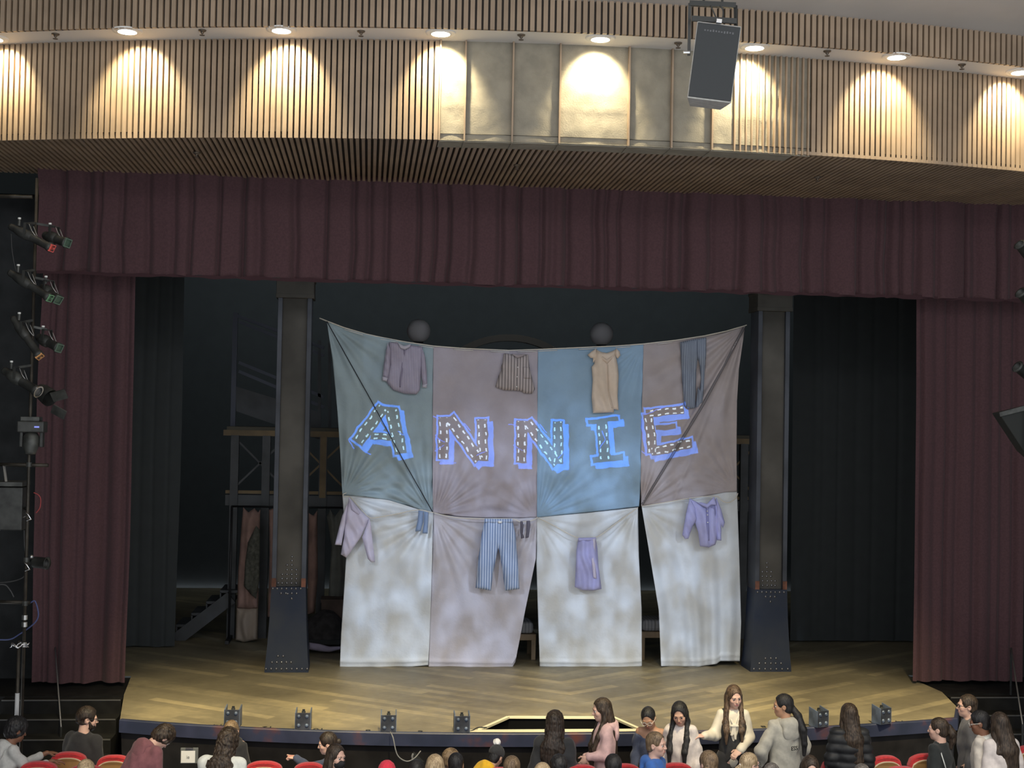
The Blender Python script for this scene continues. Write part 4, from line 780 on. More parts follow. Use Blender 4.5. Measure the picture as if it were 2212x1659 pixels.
# ================================================================== fixtures cut off by the right edge
DR = 15.6; R_ = lambda x, y, d=0: Vector(atD(x, y, DR+d))
bo2 = empty('right_boom', (R_(2232, 900).x, R_(2232, 900).y, -1.12), 'dark pipe boom just outside the right edge, carrying lights', 'lighting boom'); t2 = R_(2226, 420); MB().cyl((t2.x, t2.y, -1.1), t2, .018, 10).build('pipe', PIPE, bo2, smooth=True); MB().cyl((t2.x, t2.y, -1.12), (t2.x, t2.y, -1.06), .3, 16).build('base_plate', PIPE, bo2)
for (a, b, lab) in (((2228, 560), (2203, 528), 'top spotlight cut off by the right edge'), ((2230, 660), (2205, 632), 'second spotlight cut off by the right edge'), ((2232, 820), (2198, 792), 'third spotlight cut off by the right edge')):
    e = empty('profile_spotlight', R_(*a), lab, 'stage light', 'spotlights on the right boom'); A, B = R_(*a), R_(*b, -.1); ax = (B-A).normalized(); MB().lathe([(0, 0), (.06, 0), (.06, (B-A).length), (.075, (B-A).length), (.05, (B-A).length+.01)], A, ax, 16).build('barrel', FIX2, e, smooth=True); MB().bar(A, Vector((t2.x, t2.y, A.z)), .03).build('clamp', FIX2, e)
e = empty('wedge_loudspeaker', R_(2200, 940), 'dark wedge-shaped box sticking in at the right edge beside the curtain', 'loudspeaker'); v = [R_(2157, 892), R_(2240, 872), R_(2240, 1000), R_(2212, 975)]; k = Vector((.06, .3, 0))
MB().add(v+[q+k for q in v], [(3, 2, 1, 0), (4, 5, 6, 7), (0, 1, 5, 4), (1, 2, 6, 5), (2, 3, 7, 6), (3, 0, 4, 7)]).build('cabinet', mat('wedge_black', (.026, .028, .026), .6, spec=.2), e, bevel=.01, fixn=True); MB().add([R_(2158, 891, -.02), R_(2240, 869, -.02), R_(2240, 880, -.02), R_(2160, 900, -.02)], [(0, 1, 2, 3)]).build('top_edge', FIX2, e, solid=.02); MB().bar(R_(2226, 930, .1), Vector((t2.x, t2.y, R_(2226, 930).z)), .03).build('clamp', FIX2, e)
# ================================================================== hanging loudspeaker
DS_ = 13.2; S_ = lambda x, y, d=0: Vector(atD(x, y, DS_+d))
sc = S_(1543, 134); up = (S_(1553, 51)-S_(1531, 217)).normalized(); fr = Vector((-.16, -1, -.22)); fr = (fr-up*fr.dot(up)).normalized(); rt = up.cross(-fr).normalized()
if rt.x < 0: rt = -rt
M = Matrix((rt, -fr, up)).transposed(); hh = (S_(1553, 51)-S_(1531, 217)).length; ww = .43; dd = .36
e = empty('hanging_loudspeaker', sc, 'big black loudspeaker hanging from a bracket in front of the canvas panels', 'loudspeaker')
SPK = mat('speaker_cabinet', (.42, .41, .38), .45, noise=(20, .15)); SPG = mat('speaker_grille', (.030, .034, .036), .6, bump=(300, .2))
cen = sc-fr*dd/2
b = MB(); hw, hd = ww/2, dd/2; sh = [(-hw, -hd), (hw, -hd), (hw*.72, hd), (-hw*.72, hd)]
vs = [cen+M @ Vector((x, y, z)) for z in (-hh/2, hh/2) for x, y in sh]; b.add(vs, [(3, 2, 1, 0), (4, 5, 6, 7), (0, 1, 5, 4), (1, 2, 6, 5), (2, 3, 7, 6), (3, 0, 4, 7)]); b.build('cabinet', SPK, e, bevel=.008, fixn=True)
MB().box(sc+fr*.006-rt*0, (ww-.02, .02, hh-.03), M).build('grille', SPG, e, bevel=.004)
b = MB(); random.seed(4)
for i in range(11): b.box(sc+fr*.018+up*(hh/2-.085+.004*random.random())+rt*(-.13+.027*i), (.015, .002, .012+.012*random.random()), M)
b.build('worn_lettering', mat('grey_print', (.12, .125, .13), .6), e)
BRK = mat('bracket_black', (.045, .047, .045), .4, .4)
yk = [S_(1490, 7, .12), S_(1589, 12, .12)]; yb = [S_(1488, 120, .12), S_(1590, 122, .12)]
MB().bar(yk[0], yk[1], .04, .05).build('yoke_bar', BRK, e); MB().bar(yk[0], yb[0], .03, .02).build('yoke_arm', BRK, e); MB().bar(yk[1], yb[1], .03, .02).build('yoke_arm', BRK, e); MB().bar(S_(1494, 40, .02), S_(1591, 46, .02), .03, .05).build('top_plate', BRK, e)
MB().box(S_(1553, 46, -.05), (.055, .05, .04), M).build('latch', CHROME, e, bevel=.004); MB().tube([S_(1476, 113, .1), S_(1490, 113, .1)], .018, 8).build('knob', CHROME, e)
for pts in ([(1535, 12), (1541, 25), (1546, 36), (1551, 42)], [(1555, 12), (1561, 20), (1562, 30), (1560, 42)]): MB().tube([Vector(v) for v in smooth_poly([S_(x, y, .05) for x, y in pts], 16)], .007, 6).build('cable', BRK, e, smooth=True)
for x in (1520, 1560): 
    a = S_(x, 8, .12); MB().cyl(a, a+Vector((0, 0, .85)), .012, 8).build('suspension_rod', BRK, e)
# ================================================================== theatre seats
SRED = mat('red_plush', (.52, .028, .035), .85, noise=(40, .12), sheen=.3); SWOOD = mat('oak_back', (.36, .20, .075), .4, noise=(3, .2)); SLINE = mat('cream_edging', (.78, .66, .48), .5); SMET = mat('seat_iron', (.03, .03, .03), .5, .5)
def seat(px, py, D, wpx, lab, rz=0.):
    p = Vector(atD(px, py, D)); w = wpx*D/FPX; zf = zfloor(p.y); h = p.z-zf
    e = empty('theatre_seat', (p.x, p.y, zf), lab, 'seat', 'red theatre seats', rz); LOCAL[0] = True
    def arch(wd, z0, z1, n=17):
        pts = [(-wd/2, z0), (wd/2, z0)]
        for i in range(n):
            t = i/(n-1); x = wd/2-wd*t; u = abs(2*t-1); pts.append((x, z1-.075*u**2.6-(.05 if u > .97 else 0)))
        return pts
    def slab(pl, y0, y1):
        n = len(pl); b = MB(); vs = []
        for y in (y0, y1): vs += [(x, y+.10*(x/w)**2, z) for x, z in pl]
        return b.add(vs, [tuple(range(n-1, -1, -1)), tuple(range(n, 2*n))]+[(i, (i+1) % n, n+(i+1) % n, n+i) for i in range(n)])
    slab(arch(w, h-.62, h), -.02, .075).build('cushion_back', SRED, e, bevel=.018, fixn=True)
    slab(arch(w*.93, h-.62, h-.052), -.032, -.018).build('edging', SLINE, e, fixn=True)
    slab(arch(w*.915, h-.62, h-.062), -.036, -.03).build('wooden_back', SWOOD, e, fixn=True)
    MB().box((0, .24, h-.60), (w*.92, .36, .11)).build('seat_cushion', SRED, e, bevel=.03)
    for s in (-1, 1):
        MB().box((s*w*.5, .17, (h-.42)/2), (.03, .3, h-.42)).build('standard', SMET, e); MB().box((s*w*.5, .2, h-.40), (.05, .34, .035)).build('armrest', SWOOD, e, bevel=.008)
    LOCAL[0] = False; return e
for a in ((-4, 1640, 14.5, 78, 'red theatre seat at the bottom left corner'), (82, 1646, 14.4, 84, 'red theatre seat second from the left, below the pale sleeve'), (147, 1625.5, 14.9, 80, 'red theatre seat with wooden back that two hands rest on'), (246, 1632.5, 14.9, 78, 'red theatre seat partly hidden by the maroon hoodie'),
          (184, 1654, 14.2, 82, 'red theatre seat mostly hidden by the blonde head at lower left'), (570, 1645.5, 14.7, 84, 'red theatre seat right of the white sweatshirt with curly hair'), (668, 1648.5, 14.6, 72, 'red theatre seat under the pointing arm'), (1080, 1659.5, 14.1, 110, 'red theatre seat behind the yellow hood'), (1258, 1653.5, 14.4, 78, 'red theatre seat between the pink hoodie and the black jacket'), (1349, 1651.5, 14.4, 80, 'red theatre seat below the navy top'), (1462, 1649.5, 14.4, 80, 'red theatre seat below the long-haired person in white'),
          (1815, 1639.5, 14.85, 78, 'red theatre seat half hidden by the black puffer jacket'), (1917, 1633.5, 14.85, 70, 'red theatre seat alone right of the puffer jacket'), (2004, 1629.5, 14.85, 80, 'red theatre seat left of the person in black with ponytail'), (1950, 1657, 13.9, 80, 'red theatre seat barely showing at the bottom, right of the puffer jacket'), (2225, 1612, 14.8, 60, 'red theatre seat at the bottom right corner')): seat(*a)
# ================================================================== people: solids blended from tapered limbs, meshed as one continuous surface each
class Field:
    def __init__(s, xs, ys, zs):
        s.ax = [np.asarray(a, np.float32) for a in (xs, ys, zs)]; s.F = np.full([len(a) for a in s.ax], 9., np.float32)
    def _sub(s, lo, hi):
        sl = []
        for a, l, h in zip(s.ax, lo, hi):
            i0, i1 = int(np.searchsorted(a, l)), int(np.searchsorted(a, h)); i0 = max(0, i0-1); i1 = min(len(a), i1+1); sl.append(slice(i0, max(i1, i0)))
        return tuple(sl)
    def put(s, fn, lo, hi, k=.01, op='u', pad=.05):
        sl = s._sub([v-pad-k for v in lo], [v+pad+k for v in hi]); G = s.F[sl]
        if not G.size: return
        X, Y, Z = s.ax[0][sl[0]][:, None, None], s.ax[1][sl[1]][None, :, None], s.ax[2][sl[2]][None, None, :]
        d = fn(X, Y, Z).astype(np.float32)
        if op == 'u':
            h = np.maximum(k-np.abs(G-d), 0)/k; s.F[sl] = np.minimum(G, d)-h*h*k*.25
        else:
            d = -d; h = np.maximum(k-np.abs(G-d), 0)/k; s.F[sl] = np.maximum(G, d)+h*h*k*.25
    def cone(s, a, b, ra, rb, k=.02, op='u', flat=None):
        a, b = np.asarray(a, float), np.asarray(b, float); ab = b-a; L2 = max(float(ab @ ab), 1e-9); r = max(ra, rb)*(max(1, 1/min(flat)) if flat is not None else 1)
        def fn(X, Y, Z):
            px, py, pz = X-a[0], Y-a[1], Z-a[2]; t = np.clip((px*ab[0]+py*ab[1]+pz*ab[2])/L2, 0, 1)
            dx, dy, dz = px-t*ab[0], py-t*ab[1], pz-t*ab[2]
            if flat is not None: dx, dy, dz = dx*flat[0], dy*flat[1], dz*flat[2]
            return np.sqrt(dx*dx+dy*dy+dz*dz)-(ra+(rb-ra)*t)
        s.put(fn, np.minimum(a, b)-r, np.maximum(a, b)+r, k, op)
    def ell(s, c, r, k=.02, op='u', M=None):
        c = np.asarray(c, float); r = np.asarray(r, float); m = float(np.max(r)); A = np.eye(3) if M is None else np.asarray(M, float)
        def fn(X, Y, Z):
            px, py, pz = X-c[0], Y-c[1], Z-c[2]
            u = (px*A[0, 0]+py*A[1, 0]+pz*A[2, 0])/r[0]; v = (px*A[0, 1]+py*A[1, 1]+pz*A[2, 1])/r[1]; w = (px*A[0, 2]+py*A[1, 2]+pz*A[2, 2])/r[2]
            q = np.sqrt(u*u+v*v+w*w); g = np.sqrt((u/r[0])**2+(v/r[1])**2+(w/r[2])**2)
            return q*(q-1)/np.maximum(g, 1e-6)
        s.put(fn, c-m, c+m, k, op)
    def warp(s, fn):
        X, Y, Z = s.ax[0][:, None, None], s.ax[1][None, :, None], s.ax[2][None, None, :]; near = np.abs(s.F) < .12
        s.F = np.where(near, s.F+fn(X, Y, Z), s.F).astype(np.float32)
    def mesh(s, name):
        F = s.F; F[0], F[-1], F[:, 0], F[:, -1], F[:, :, 0], F[:, :, -1] = 9, 9, 9, 9, 9, 9
        S = F < 0; c = np.zeros([n-1 for n in F.shape], np.uint8); cs = [(i, j, k) for i in (0, 1) for j in (0, 1) for k in (0, 1)]; sh = F.shape
        for i, j, k in cs: c += S[i:sh[0]-1+i, j:sh[1]-1+j, k:sh[2]-1+k]
        I = np.argwhere((c > 0) & (c < 8)); n = len(I)
        if n < 8: return None
        V = {q: F[I[:, 0]+q[0], I[:, 1]+q[1], I[:, 2]+q[2]] for q in cs}; P = np.zeros((n, 3)); W = np.zeros(n)
        for q in cs:
            for a in range(3):
                if q[a]: continue
                e = list(q); e[a] = 1; e = tuple(e); f0, f1 = V[q], V[e]; m = (f0 < 0) != (f1 < 0); t = np.where(m, f0/np.where(m, f0-f1, 1), 0)
                p = np.array(q, float)[None].repeat(n, 0); p[:, a] = t; P += p*m[:, None]; W += m
        P = P/W[:, None]+I; ids = np.full(c.shape, -1, np.int32); ids[I[:, 0], I[:, 1], I[:, 2]] = np.arange(n)
        co = np.stack([np.interp(P[:, a], np.arange(len(s.ax[a])), s.ax[a]) for a in range(3)], 1); Q = []
        for a in range(3):
            A = [slice(None)]*3; B = [slice(None)]*3; A[a] = slice(0, -1); B[a] = slice(1, None); m = S[tuple(A)] != S[tuple(B)]; E = np.argwhere(m); b, d = (a+1) % 3, (a+2) % 3
            E = E[(E[:, b] > 0) & (E[:, d] > 0) & (E[:, b] < sh[b]-1) & (E[:, d] < sh[d]-1)]
            def cell(ob, od):
                X = E.copy(); X[:, b] += ob; X[:, d] += od; return ids[X[:, 0], X[:, 1], X[:, 2]]
            q = np.stack([cell(-1, -1), cell(0, -1), cell(0, 0), cell(-1, 0)], 1); inn = S[E[:, 0], E[:, 1], E[:, 2]]; q[~inn] = q[~inn][:, ::-1]; Q.append(q)
        Q = np.concatenate(Q); Q = Q[(Q >= 0).all(1)]
        me = bpy.data.meshes.new(name); me.vertices.add(n); me.vertices.foreach_set('co', co.astype(np.float32).ravel()); m = len(Q)
        me.loops.add(m*4); me.loops.foreach_set('vertex_index', Q.ravel().astype(np.int32)); me.polygons.add(m); me.polygons.foreach_set('loop_start', np.arange(0, 4*m, 4, dtype=np.int32)); me.polygons.foreach_set('loop_total', np.full(m, 4, np.int32))
        me.update(calc_edges=True); me.validate(); return me, co
def axis(lo, hi, base, fine):
    """coordinates from lo to hi at BASE spacing, finer inside the FINE intervals [(a, b, h)]"""
    out = [lo]; x = lo
    while x < hi:
        h = base
        for a, b, f in fine:
            if a-base <= x <= b: h = min(h, f)
        x += h; out.append(x)
    return np.array(out)
def rot(yaw=0, pitch=0, roll=0):
    """yaw turns to the left, pitch nods forward (down), roll tips to the right shoulder"""
    y, p, r = R(yaw), R(pitch), R(roll)
    Rz = np.array([[math.cos(y), -math.sin(y), 0], [math.sin(y), math.cos(y), 0], [0, 0, 1]]); Rx = np.array([[1, 0, 0], [0, math.cos(p), math.sin(p)], [0, -math.sin(p), math.cos(p)]]); Ry = np.array([[math.cos(r), 0, math.sin(r)], [0, 1, 0], [-math.sin(r), 0, math.cos(r)]])
    return Rz @ Rx @ Ry
def skin_mat(name, col):
    if name in MATS: return MATS[name]
    m = mat(name, col, .5, spec=.35); N, L = m.node_tree.nodes, m.node_tree.links; b = N['Principled BSDF']; b.inputs['Subsurface Weight'].default_value = .0
    a = N.new('ShaderNodeAttribute'); a.attribute_name = 'tint'; mx = N.new('ShaderNodeMix'); mx.data_type = 'RGBA'; mx.blend_type = 'MULTIPLY'; mx.inputs['Factor'].default_value = 1; mx.inputs['A'].default_value = (*col, 1)
    L.new(a.outputs['Color'], mx.inputs['B']); L.new(mx.outputs['Result'], b.inputs['Base Color']); return m
def hair_mat(name, c1_, c2_):
    if name in MATS: return MATS[name]
    m = mat(name, c1_, .5, spec=.35); N, L = m.node_tree.nodes, m.node_tree.links; b = N['Principled BSDF']; tc = N.new('ShaderNodeTexCoord'); mp = N.new('ShaderNodeMapping'); mp.inputs['Scale'].default_value = (1, 1, .07); n = N.new('ShaderNodeTexNoise'); n.inputs['Scale'].default_value = 120; n.inputs['Detail'].default_value = 3; n2 = N.new('ShaderNodeTexNoise'); n2.inputs['Scale'].default_value = 14
    L.new(tc.outputs['Object'], mp.inputs[0]); L.new(mp.outputs[0], n.inputs['Vector']); L.new(tc.outputs['Object'], n2.inputs['Vector']); ad = N.new('ShaderNodeMath'); ad.operation = 'MULTIPLY_ADD'; ad.inputs[1].default_value = .5; L.new(n2.outputs['Fac'], ad.inputs[0]); sb = N.new('ShaderNodeMath'); sb.operation = 'SUBTRACT'; sb.inputs[1].default_value = .25; L.new(n.outputs['Fac'], sb.inputs[0]); L.new(sb.outputs[0], ad.inputs[2])
    rp = N.new('ShaderNodeMapRange'); rp.inputs['From Min'].default_value = .35; rp.inputs['From Max'].default_value = .68; L.new(ad.outputs[0], rp.inputs['Value']); mx = N.new('ShaderNodeMix'); mx.data_type = 'RGBA'; mx.inputs['A'].default_value = (*c1_, 1); mx.inputs['B'].default_value = (*c2_, 1); L.new(rp.outputs[0], mx.inputs['Factor']); L.new(mx.outputs['Result'], b.inputs['Base Color'])
    bp = N.new('ShaderNodeBump'); bp.inputs['Strength'].default_value = .4; bp.inputs['Distance'].default_value = .01; L.new(n.outputs['Fac'], bp.inputs['Height']); L.new(bp.outputs[0], b.inputs['Normal']); return m
SK = {'fair': skin_mat('fair_skin', (.66, .42, .33)), 'tan': skin_mat('tan_skin', (.44, .25, .16)), 'brown': skin_mat('brown_skin', (.24, .115, .07)), 'dark': skin_mat('dark_skin', (.13, .062, .042)), 'light': skin_mat('light_skin', (.58, .35, .25))}
HR = {'black': hair_mat('black_hair', (.008, .008, .009), (.035, .033, .033)), 'dark': hair_mat('dark_brown_hair', (.012, .009, .007), (.06, .042, .032)), 'brown': hair_mat('brown_hair', (.016, .011, .008), (.085, .06, .042)), 'light': hair_mat('light_brown_hair', (.085, .056, .033), (.27, .19, .115)), 'blond': hair_mat('blond_hair', (.22, .155, .085), (.56, .43, .27)), 'mix': hair_mat('ombre_hair', (.028, .018, .012), (.17, .11, .07)), 'grey': hair_mat('greying_hair', (.035, .03, .028), (.22, .2, .18))}
EYEW = mat('eye_white', (.7, .68, .66), .2); IRIS = mat('dark_iris', (.02, .014, .01), .2)
def wrinkle(amp, f=1., seed=0.):
    def fn(X, Y, Z):
        a = np.sin(17*f*X+9*f*Z+seed+1.5*np.sin(11*f*Y+seed)); b = np.sin(23*f*Z-13*f*Y+2*np.sin(9*f*X+seed*1.7)); c = np.sin(31*f*Y+19*f*X+7*f*Z+seed*2.3)
        return amp*(.5*a*b+.35*c*a+.3*b)
    return fn
def strands(amp, f, cx, cy, zf=5., curl=0., seed=0.):
    def fn(X, Y, Z):
        an = np.arctan2(Y-cy, X-cx)+0*Z; d = amp*np.sin(an*f+3*np.sin(Z*zf+seed)+2*np.sin(an*5+seed))+.5*amp*np.sin(an*f*2.3+seed*3+Z*zf*2)
        if curl: d = d+curl*np.sin(X*75+2*np.sin(Z*40+seed))*np.sin(Y*80+2*np.sin(X*43))*np.sin(Z*70+2*np.sin(Y*37+seed))
        return d
    return fn
NP = [0]
def person(label, px, py, D, hh, face, head=(0, 0, 0), lean=(0, 0), sit=False, skin='fair', hair=None, top=None, pants=None, arms=None, wide=1., fine=True, hands=False, glasses=None, mask=None, beard=None, hat=None, bun=None):
    """px, py: crown of the head in the photograph; D its distance; hh its height in metres; face: the way the body points (0 = to the stage, 90 = left, 180 = to the seats)"""
    NP[0] += 1; sd = NP[0]*1.37; S = hh/.23; B = S*(1 if wide > 0 else 1); w = abs(wide)
    crown = Vector(atD(px, py, D)); RB = rot(0, lean[0], lean[1]); RH = RB @ rot(*head)
    # upper body laid out from the pelvis, then leaned; pelvis height follows from the crown
    P0 = np.zeros(3); U = lambda x, y, z: P0+RB @ (np.array([x, y, z])*B)
    neck = U(0, -.005, .525); hc = neck+RH @ (np.array([0, .02, .135])*S); top_l = hc+RH @ (np.array([0, -.01, .113])*S)
    rz = R(face); cz, sz = math.cos(rz), math.sin(rz); off = np.array([top_l[0]*cz-top_l[1]*sz, top_l[0]*sz+top_l[1]*cz])
    base = np.array([crown.x-off[0], crown.y-off[1]]); zf = zfloor(base[1]); zp = crown.z-top_l[2]-zf
    P0[:] = (0, 0, zp); neck = U(0, -.005, .525); hc = neck+RH @ (np.array([0, .02, .135])*S); Hh = lambda x, y, z: hc+RH @ (np.array([x, y, z])*S)
    e = empty('person', (base[0], base[1], zf), label, 'person', None, rz); LOCAL[0] = True
    sw = .130*w; sh_ = {-1: U(-sw, 0, .455), 1: U(sw, 0, .455)}
    J = {}
    for s_, nm in ((-1, 'L'), (1, 'R')):
        a = (arms or {}).get(nm); el, wr = (a[0], a[1]) if a else ((.045, -.03, -.26), (.05, .05, -.47)); J[s_] = (sh_[s_], sh_[s_]+np.array([el[0]*s_, el[1], el[2]])*B, sh_[s_]+np.array([wr[0]*s_, wr[1], wr[2]])*B)
    if sit: hips = [(s_*.085*B, 0, zp) for s_ in (-1, 1)]; knees = [(s_*.10*B, .40*B, zp+.02) for s_ in (-1, 1)]; ank = [(s_*.10*B, .40*B, .07) for s_ in (-1, 1)]
    else: hips = [(s_*.085*B, 0, zp) for s_ in (-1, 1)]; knees = [(s_*.095*B, .02, zp*.53) for s_ in (-1, 1)]; ank = [(s_*.10*B, -.01, .07) for s_ in (-1, 1)]
    pts = np.array([P0+.18, P0-.18, hc+.2*S, hc-.2*S]+[q for s_ in J for q in J[s_]]+list(map(np.array, knees))+list(map(np.array, ank))); lo = pts.min(0)-.13; hi = pts.max(0)+.13; lo[2] = -.02
    hr = .125*S; ff = .0058*S if fine else .0095; fr = [[(hc[a]-hr, hc[a]+hr, ff)] for a in range(3)]
    if hands:
        for s_, nm in ((-1, 'L'), (1, 'R')):
            if nm in hands:
                for a in range(3): fr[a].append((J[s_][2][a]-.10, J[s_][2][a]+.10, .0055))
    F = Field(*[axis(lo[a], hi[a], .016, fr[a]) for a in range(3)])
    # torso
    F.ell(U(0, 0, .335), np.array([.130*w, .092, .165])*B, .05, M=RB); F.ell(U(0, .008, .15), np.array([.118*w, .090, .16])*B, .05, M=RB); F.ell(U(0, -.01, .01), np.array([.138*w, .10, .11])*B, .05, M=RB); F.cone(sh_[-1]+np.array([.02, 0, 0]), sh_[1]-np.array([.02, 0, 0]), .045*B, .045*B, .06)
    for s_ in (-1, 1):
        a, b, c = J[s_]; F.cone(a, b, .040*B, .034*B, .03); F.cone(b, c, .033*B, .024*B, .02)
    for h_, k_, a_ in zip(hips, knees, ank):
        F.cone(h_, k_, .083*B, .056*B, .04); F.cone(k_, a_, .055*B, .038*B, .03); F.cone(a_, (a_[0], a_[1]+.13*B, .035), .036*B, .03*B, .03)
    # hands: palm, four bent fingers, thumb
    for s_, nm in ((-1, 'L'), (1, 'R')):
        b, c = J[s_][1], J[s_][2]; a = (arms or {}).get(nm); d = (c-b)/np.linalg.norm(c-b)
        if a and len(a) > 2 and a[2] is not None: d = np.array(a[2], float); d /= np.linalg.norm(d)
        curl = a[3] if a and len(a) > 3 else 28; nrm = np.array(a[4], float) if a and len(a) > 4 else np.array([-s_, .2, 0.]); nrm -= d*(nrm @ d); nrm /= np.linalg.norm(nrm); lat = np.cross(d, nrm)
        Mx = np.stack([lat, d, nrm], 1); F.ell(c+d*.045*S, np.array([.040, .052, .017])*S, .014, M=Mx)
        for i, (o_, ln) in enumerate(((-.028, .062), (-.0095, .072), (.0095, .067), (.027, .052))):
            q = c+d*.083*S+lat*o_*S; cu = curl if not (isinstance(curl, tuple)) else curl[i]
            for seg in range(3):
                an = R(cu*(seg+.6)); dd = d*math.cos(an)+nrm*math.sin(an); q2 = q+dd*ln*S*(.42, .33, .27)[seg]; F.cone(q, q2, .0088*S, .0076*S, .006); q = q2
        th = c+d*.028*S-lat*.03*S; t1 = th+(d*.55-lat*.75+nrm*.35)*.034*S; t2 = t1+(d*.9-lat*.15+nrm*.3)*.03*S; F.cone(th, t1, .0115*S, .0098*S, .01); F.cone(t1, t2, .0098*S, .008*S, .006)
    # neck and head
    F.cone(U(0, -.012, .47), Hh(0, -.02, -.05), .060*S, .052*S, .03)
    F.ell(Hh(0, -.012, .025), np.array([.073, .092, .088])*S, .02, M=RH); F.ell(Hh(0, .022, -.035), np.array([.057, .066, .076])*S, .03, M=RH); F.ell(Hh(0, .030, -.077), np.array([.040, .048, .036])*S, .03, M=RH); F.ell(Hh(0, .062, -.098), np.array([.018, .016, .015])*S, .02, M=RH)
    if fine:
        F.cone(Hh(-.032, .078, .014), Hh(.032, .078, .014), .012*S, .012*S, .018)
        for s_ in (-1, 1): F.ell(Hh(s_*.036, .058, -.032), np.array([.022]*3)*S, .02); F.ell(Hh(s_*.031, .094, -.003), np.array([.015, .012, .0085])*S, .010, 's', M=RH)
        F.cone(Hh(0, .086, .004), Hh(0, .1035, -.033), .006*S, .0095*S, .012)
        for s_ in (-1, 1): F.ell(Hh(s_*.0095, .095, -.037), np.array([.0062]*3)*S, .006)
        F.cone(Hh(-.016, .084, -.058), Hh(.016, .084, -.058), .0075*S, .0075*S, .008); F.cone(Hh(-.013, .083, -.070), Hh(.013, .083, -.070), .0085*S, .0085*S, .008); F.cone(Hh(-.022, .0915, -.064), Hh(.022, .0915, -.064), .0022*S, .0022*S, .004, 's')
    for s_ in (-1, 1): F.ell(Hh(s_*.073, -.006, -.012), np.array([.011, .020, .031])*S, .008, M=RH); F.ell(Hh(s_*.083, .002, -.010), np.array([.006, .010, .018])*S, .004, 's', M=RH)
    me, co = F.mesh('body'); q = ((co-hc) @ RH)/S; t = np.ones((len(co), 4), np.float32)
    lip = np.exp(-((q[:, 0]/.021)**4+((q[:, 2]+.0645)/.0105)**4))*(q[:, 1] > .07); t[:, :3] *= 1-lip[:, None]*np.array([.18, .5, .42])
    ch = np.exp(-(((np.abs(q[:, 0])-.04)/.02)**2+((q[:, 2]+.035)/.02)**2))*(q[:, 1] > .03); t[:, :3] *= 1-ch[:, None]*np.array([.0, .07, .07])
    at = me.color_attributes.new('tint', 'FLOAT_COLOR', 'POINT'); at.data.foreach_set('color', t.ravel()); link('body', me, SK[skin], e, True)
    if fine:
        for s_ in (-1, 1):
            b = MB(); b.sphere((0, 0, 0), .0112*S, 14); vs = np.array(b.v); c0 = Hh(s_*.031, .0772, -.004); loc = vs @ np.eye(3); b.v = [tuple(c0+RH @ p) for p in loc]; b.mi = [1 if np.mean([loc[i] for i in f], 0)[1] > .0066*S else 0 for f in b.f]; b.build('eye', [EYEW, IRIS], e, smooth=True)
            if hair: b = MB(); b.tube([Hh(s_*.014, .0905, .0135), Hh(s_*.03, .089, .0185), Hh(s_*.046, .077, .014)], [.0024*S, .0028*S, .0015*S], 6); b.build('eyebrow', HR['dark' if hair['col'] in ('light', 'brown', 'mix', 'dark', 'black') else 'light'], e, smooth=True)
    def field(lo_, hi_, h): return Field(*[np.arange(lo_[a], hi_[a]+h, h) for a in range(3)])
    # ---------------------------------------------------------------- clothes
    if top:
        g = top.get('puff', .014); bg = top.get('baggy', .016); ln = top.get('length', -.08); q = np.array([U(0, 0, ln)-.26*B*w, U(0, 0, ln)+.26*B*w, sh_[-1]-.12, sh_[1]+.12]+([x-.1 for s_ in J for x in J[s_]]+[x+.1 for s_ in J for x in J[s_]] if not top.get('sleeveless') else []))
        C = field(q.min(0), q.max(0), .0105)
        def torso(C, g):
            C.ell(U(0, 0, .335), np.array([.130*w+g, .092+g, .165+g*.4])*B, .05, M=RB); C.cone(U(0, .004, .30), U(0, -.004, ln+.07), (.112*w+g)*B, (.122*w+g+top.get('flare', 0))*B, .05, flat=(.93, 1.25, 1)); C.cone(sh_[-1]+np.array([.025, 0, 0]), sh_[1]-np.array([.025, 0, 0]), (.044+g*.6)*B, (.044+g*.6)*B, .06)
        torso(C, g)
        if not top.get('sleeveless'):
            for s_ in (-1, 1):
                a, b, c = J[s_]; C.cone(a, b, (.044+g*.6)*B, (.036+bg*.9)*B, .035); wr = b+(c-b)*top.get('sleeve', .93); C.cone(b, wr, (.036+bg*.9)*B, (.028+bg*.55)*B, .025)
        if not top.get('offsh'): C.cone(U(0, -.012, .43), U(0, -.010, .487), .085*B, .062*B, .05)
        C.cone(U(0, -.008, .50), Hh(0, 0, .0), .050*S, .055*S, .01, 's')   # neckline
        nk = top.get('neck', 'crew')
        if top.get('offsh'): C.ell(U(0, .02, .49), np.array([.20, .17, .085])*B, .01, 's', M=RB)
        if nk in ('crew', 'collar'):
            for k in range(16):
                a0, a1 = 2*PI*k/16, 2*PI*(k+1)/16; f_ = lambda a: U(.064*math.cos(a)*S/B, -.008+.06*math.sin(a)*S/B, .492+(.03 if nk == 'collar' else .012)*(-math.sin(a)))
                C.cone(f_(a0), f_(a1), .014*S, .014*S, .012)
        if top.get('rings'): C.warp(lambda X, Y, Z: -.016*np.abs(np.sin((Z-zp)*PI/.095))+.004)
        C.warp(wrinkle(top.get('wr', .013), 1.35/B, sd)); me_ = C.mesh('top')
        if me_: link(top.get('name', 'sweater'), me_[0], top['mat'], e, True)
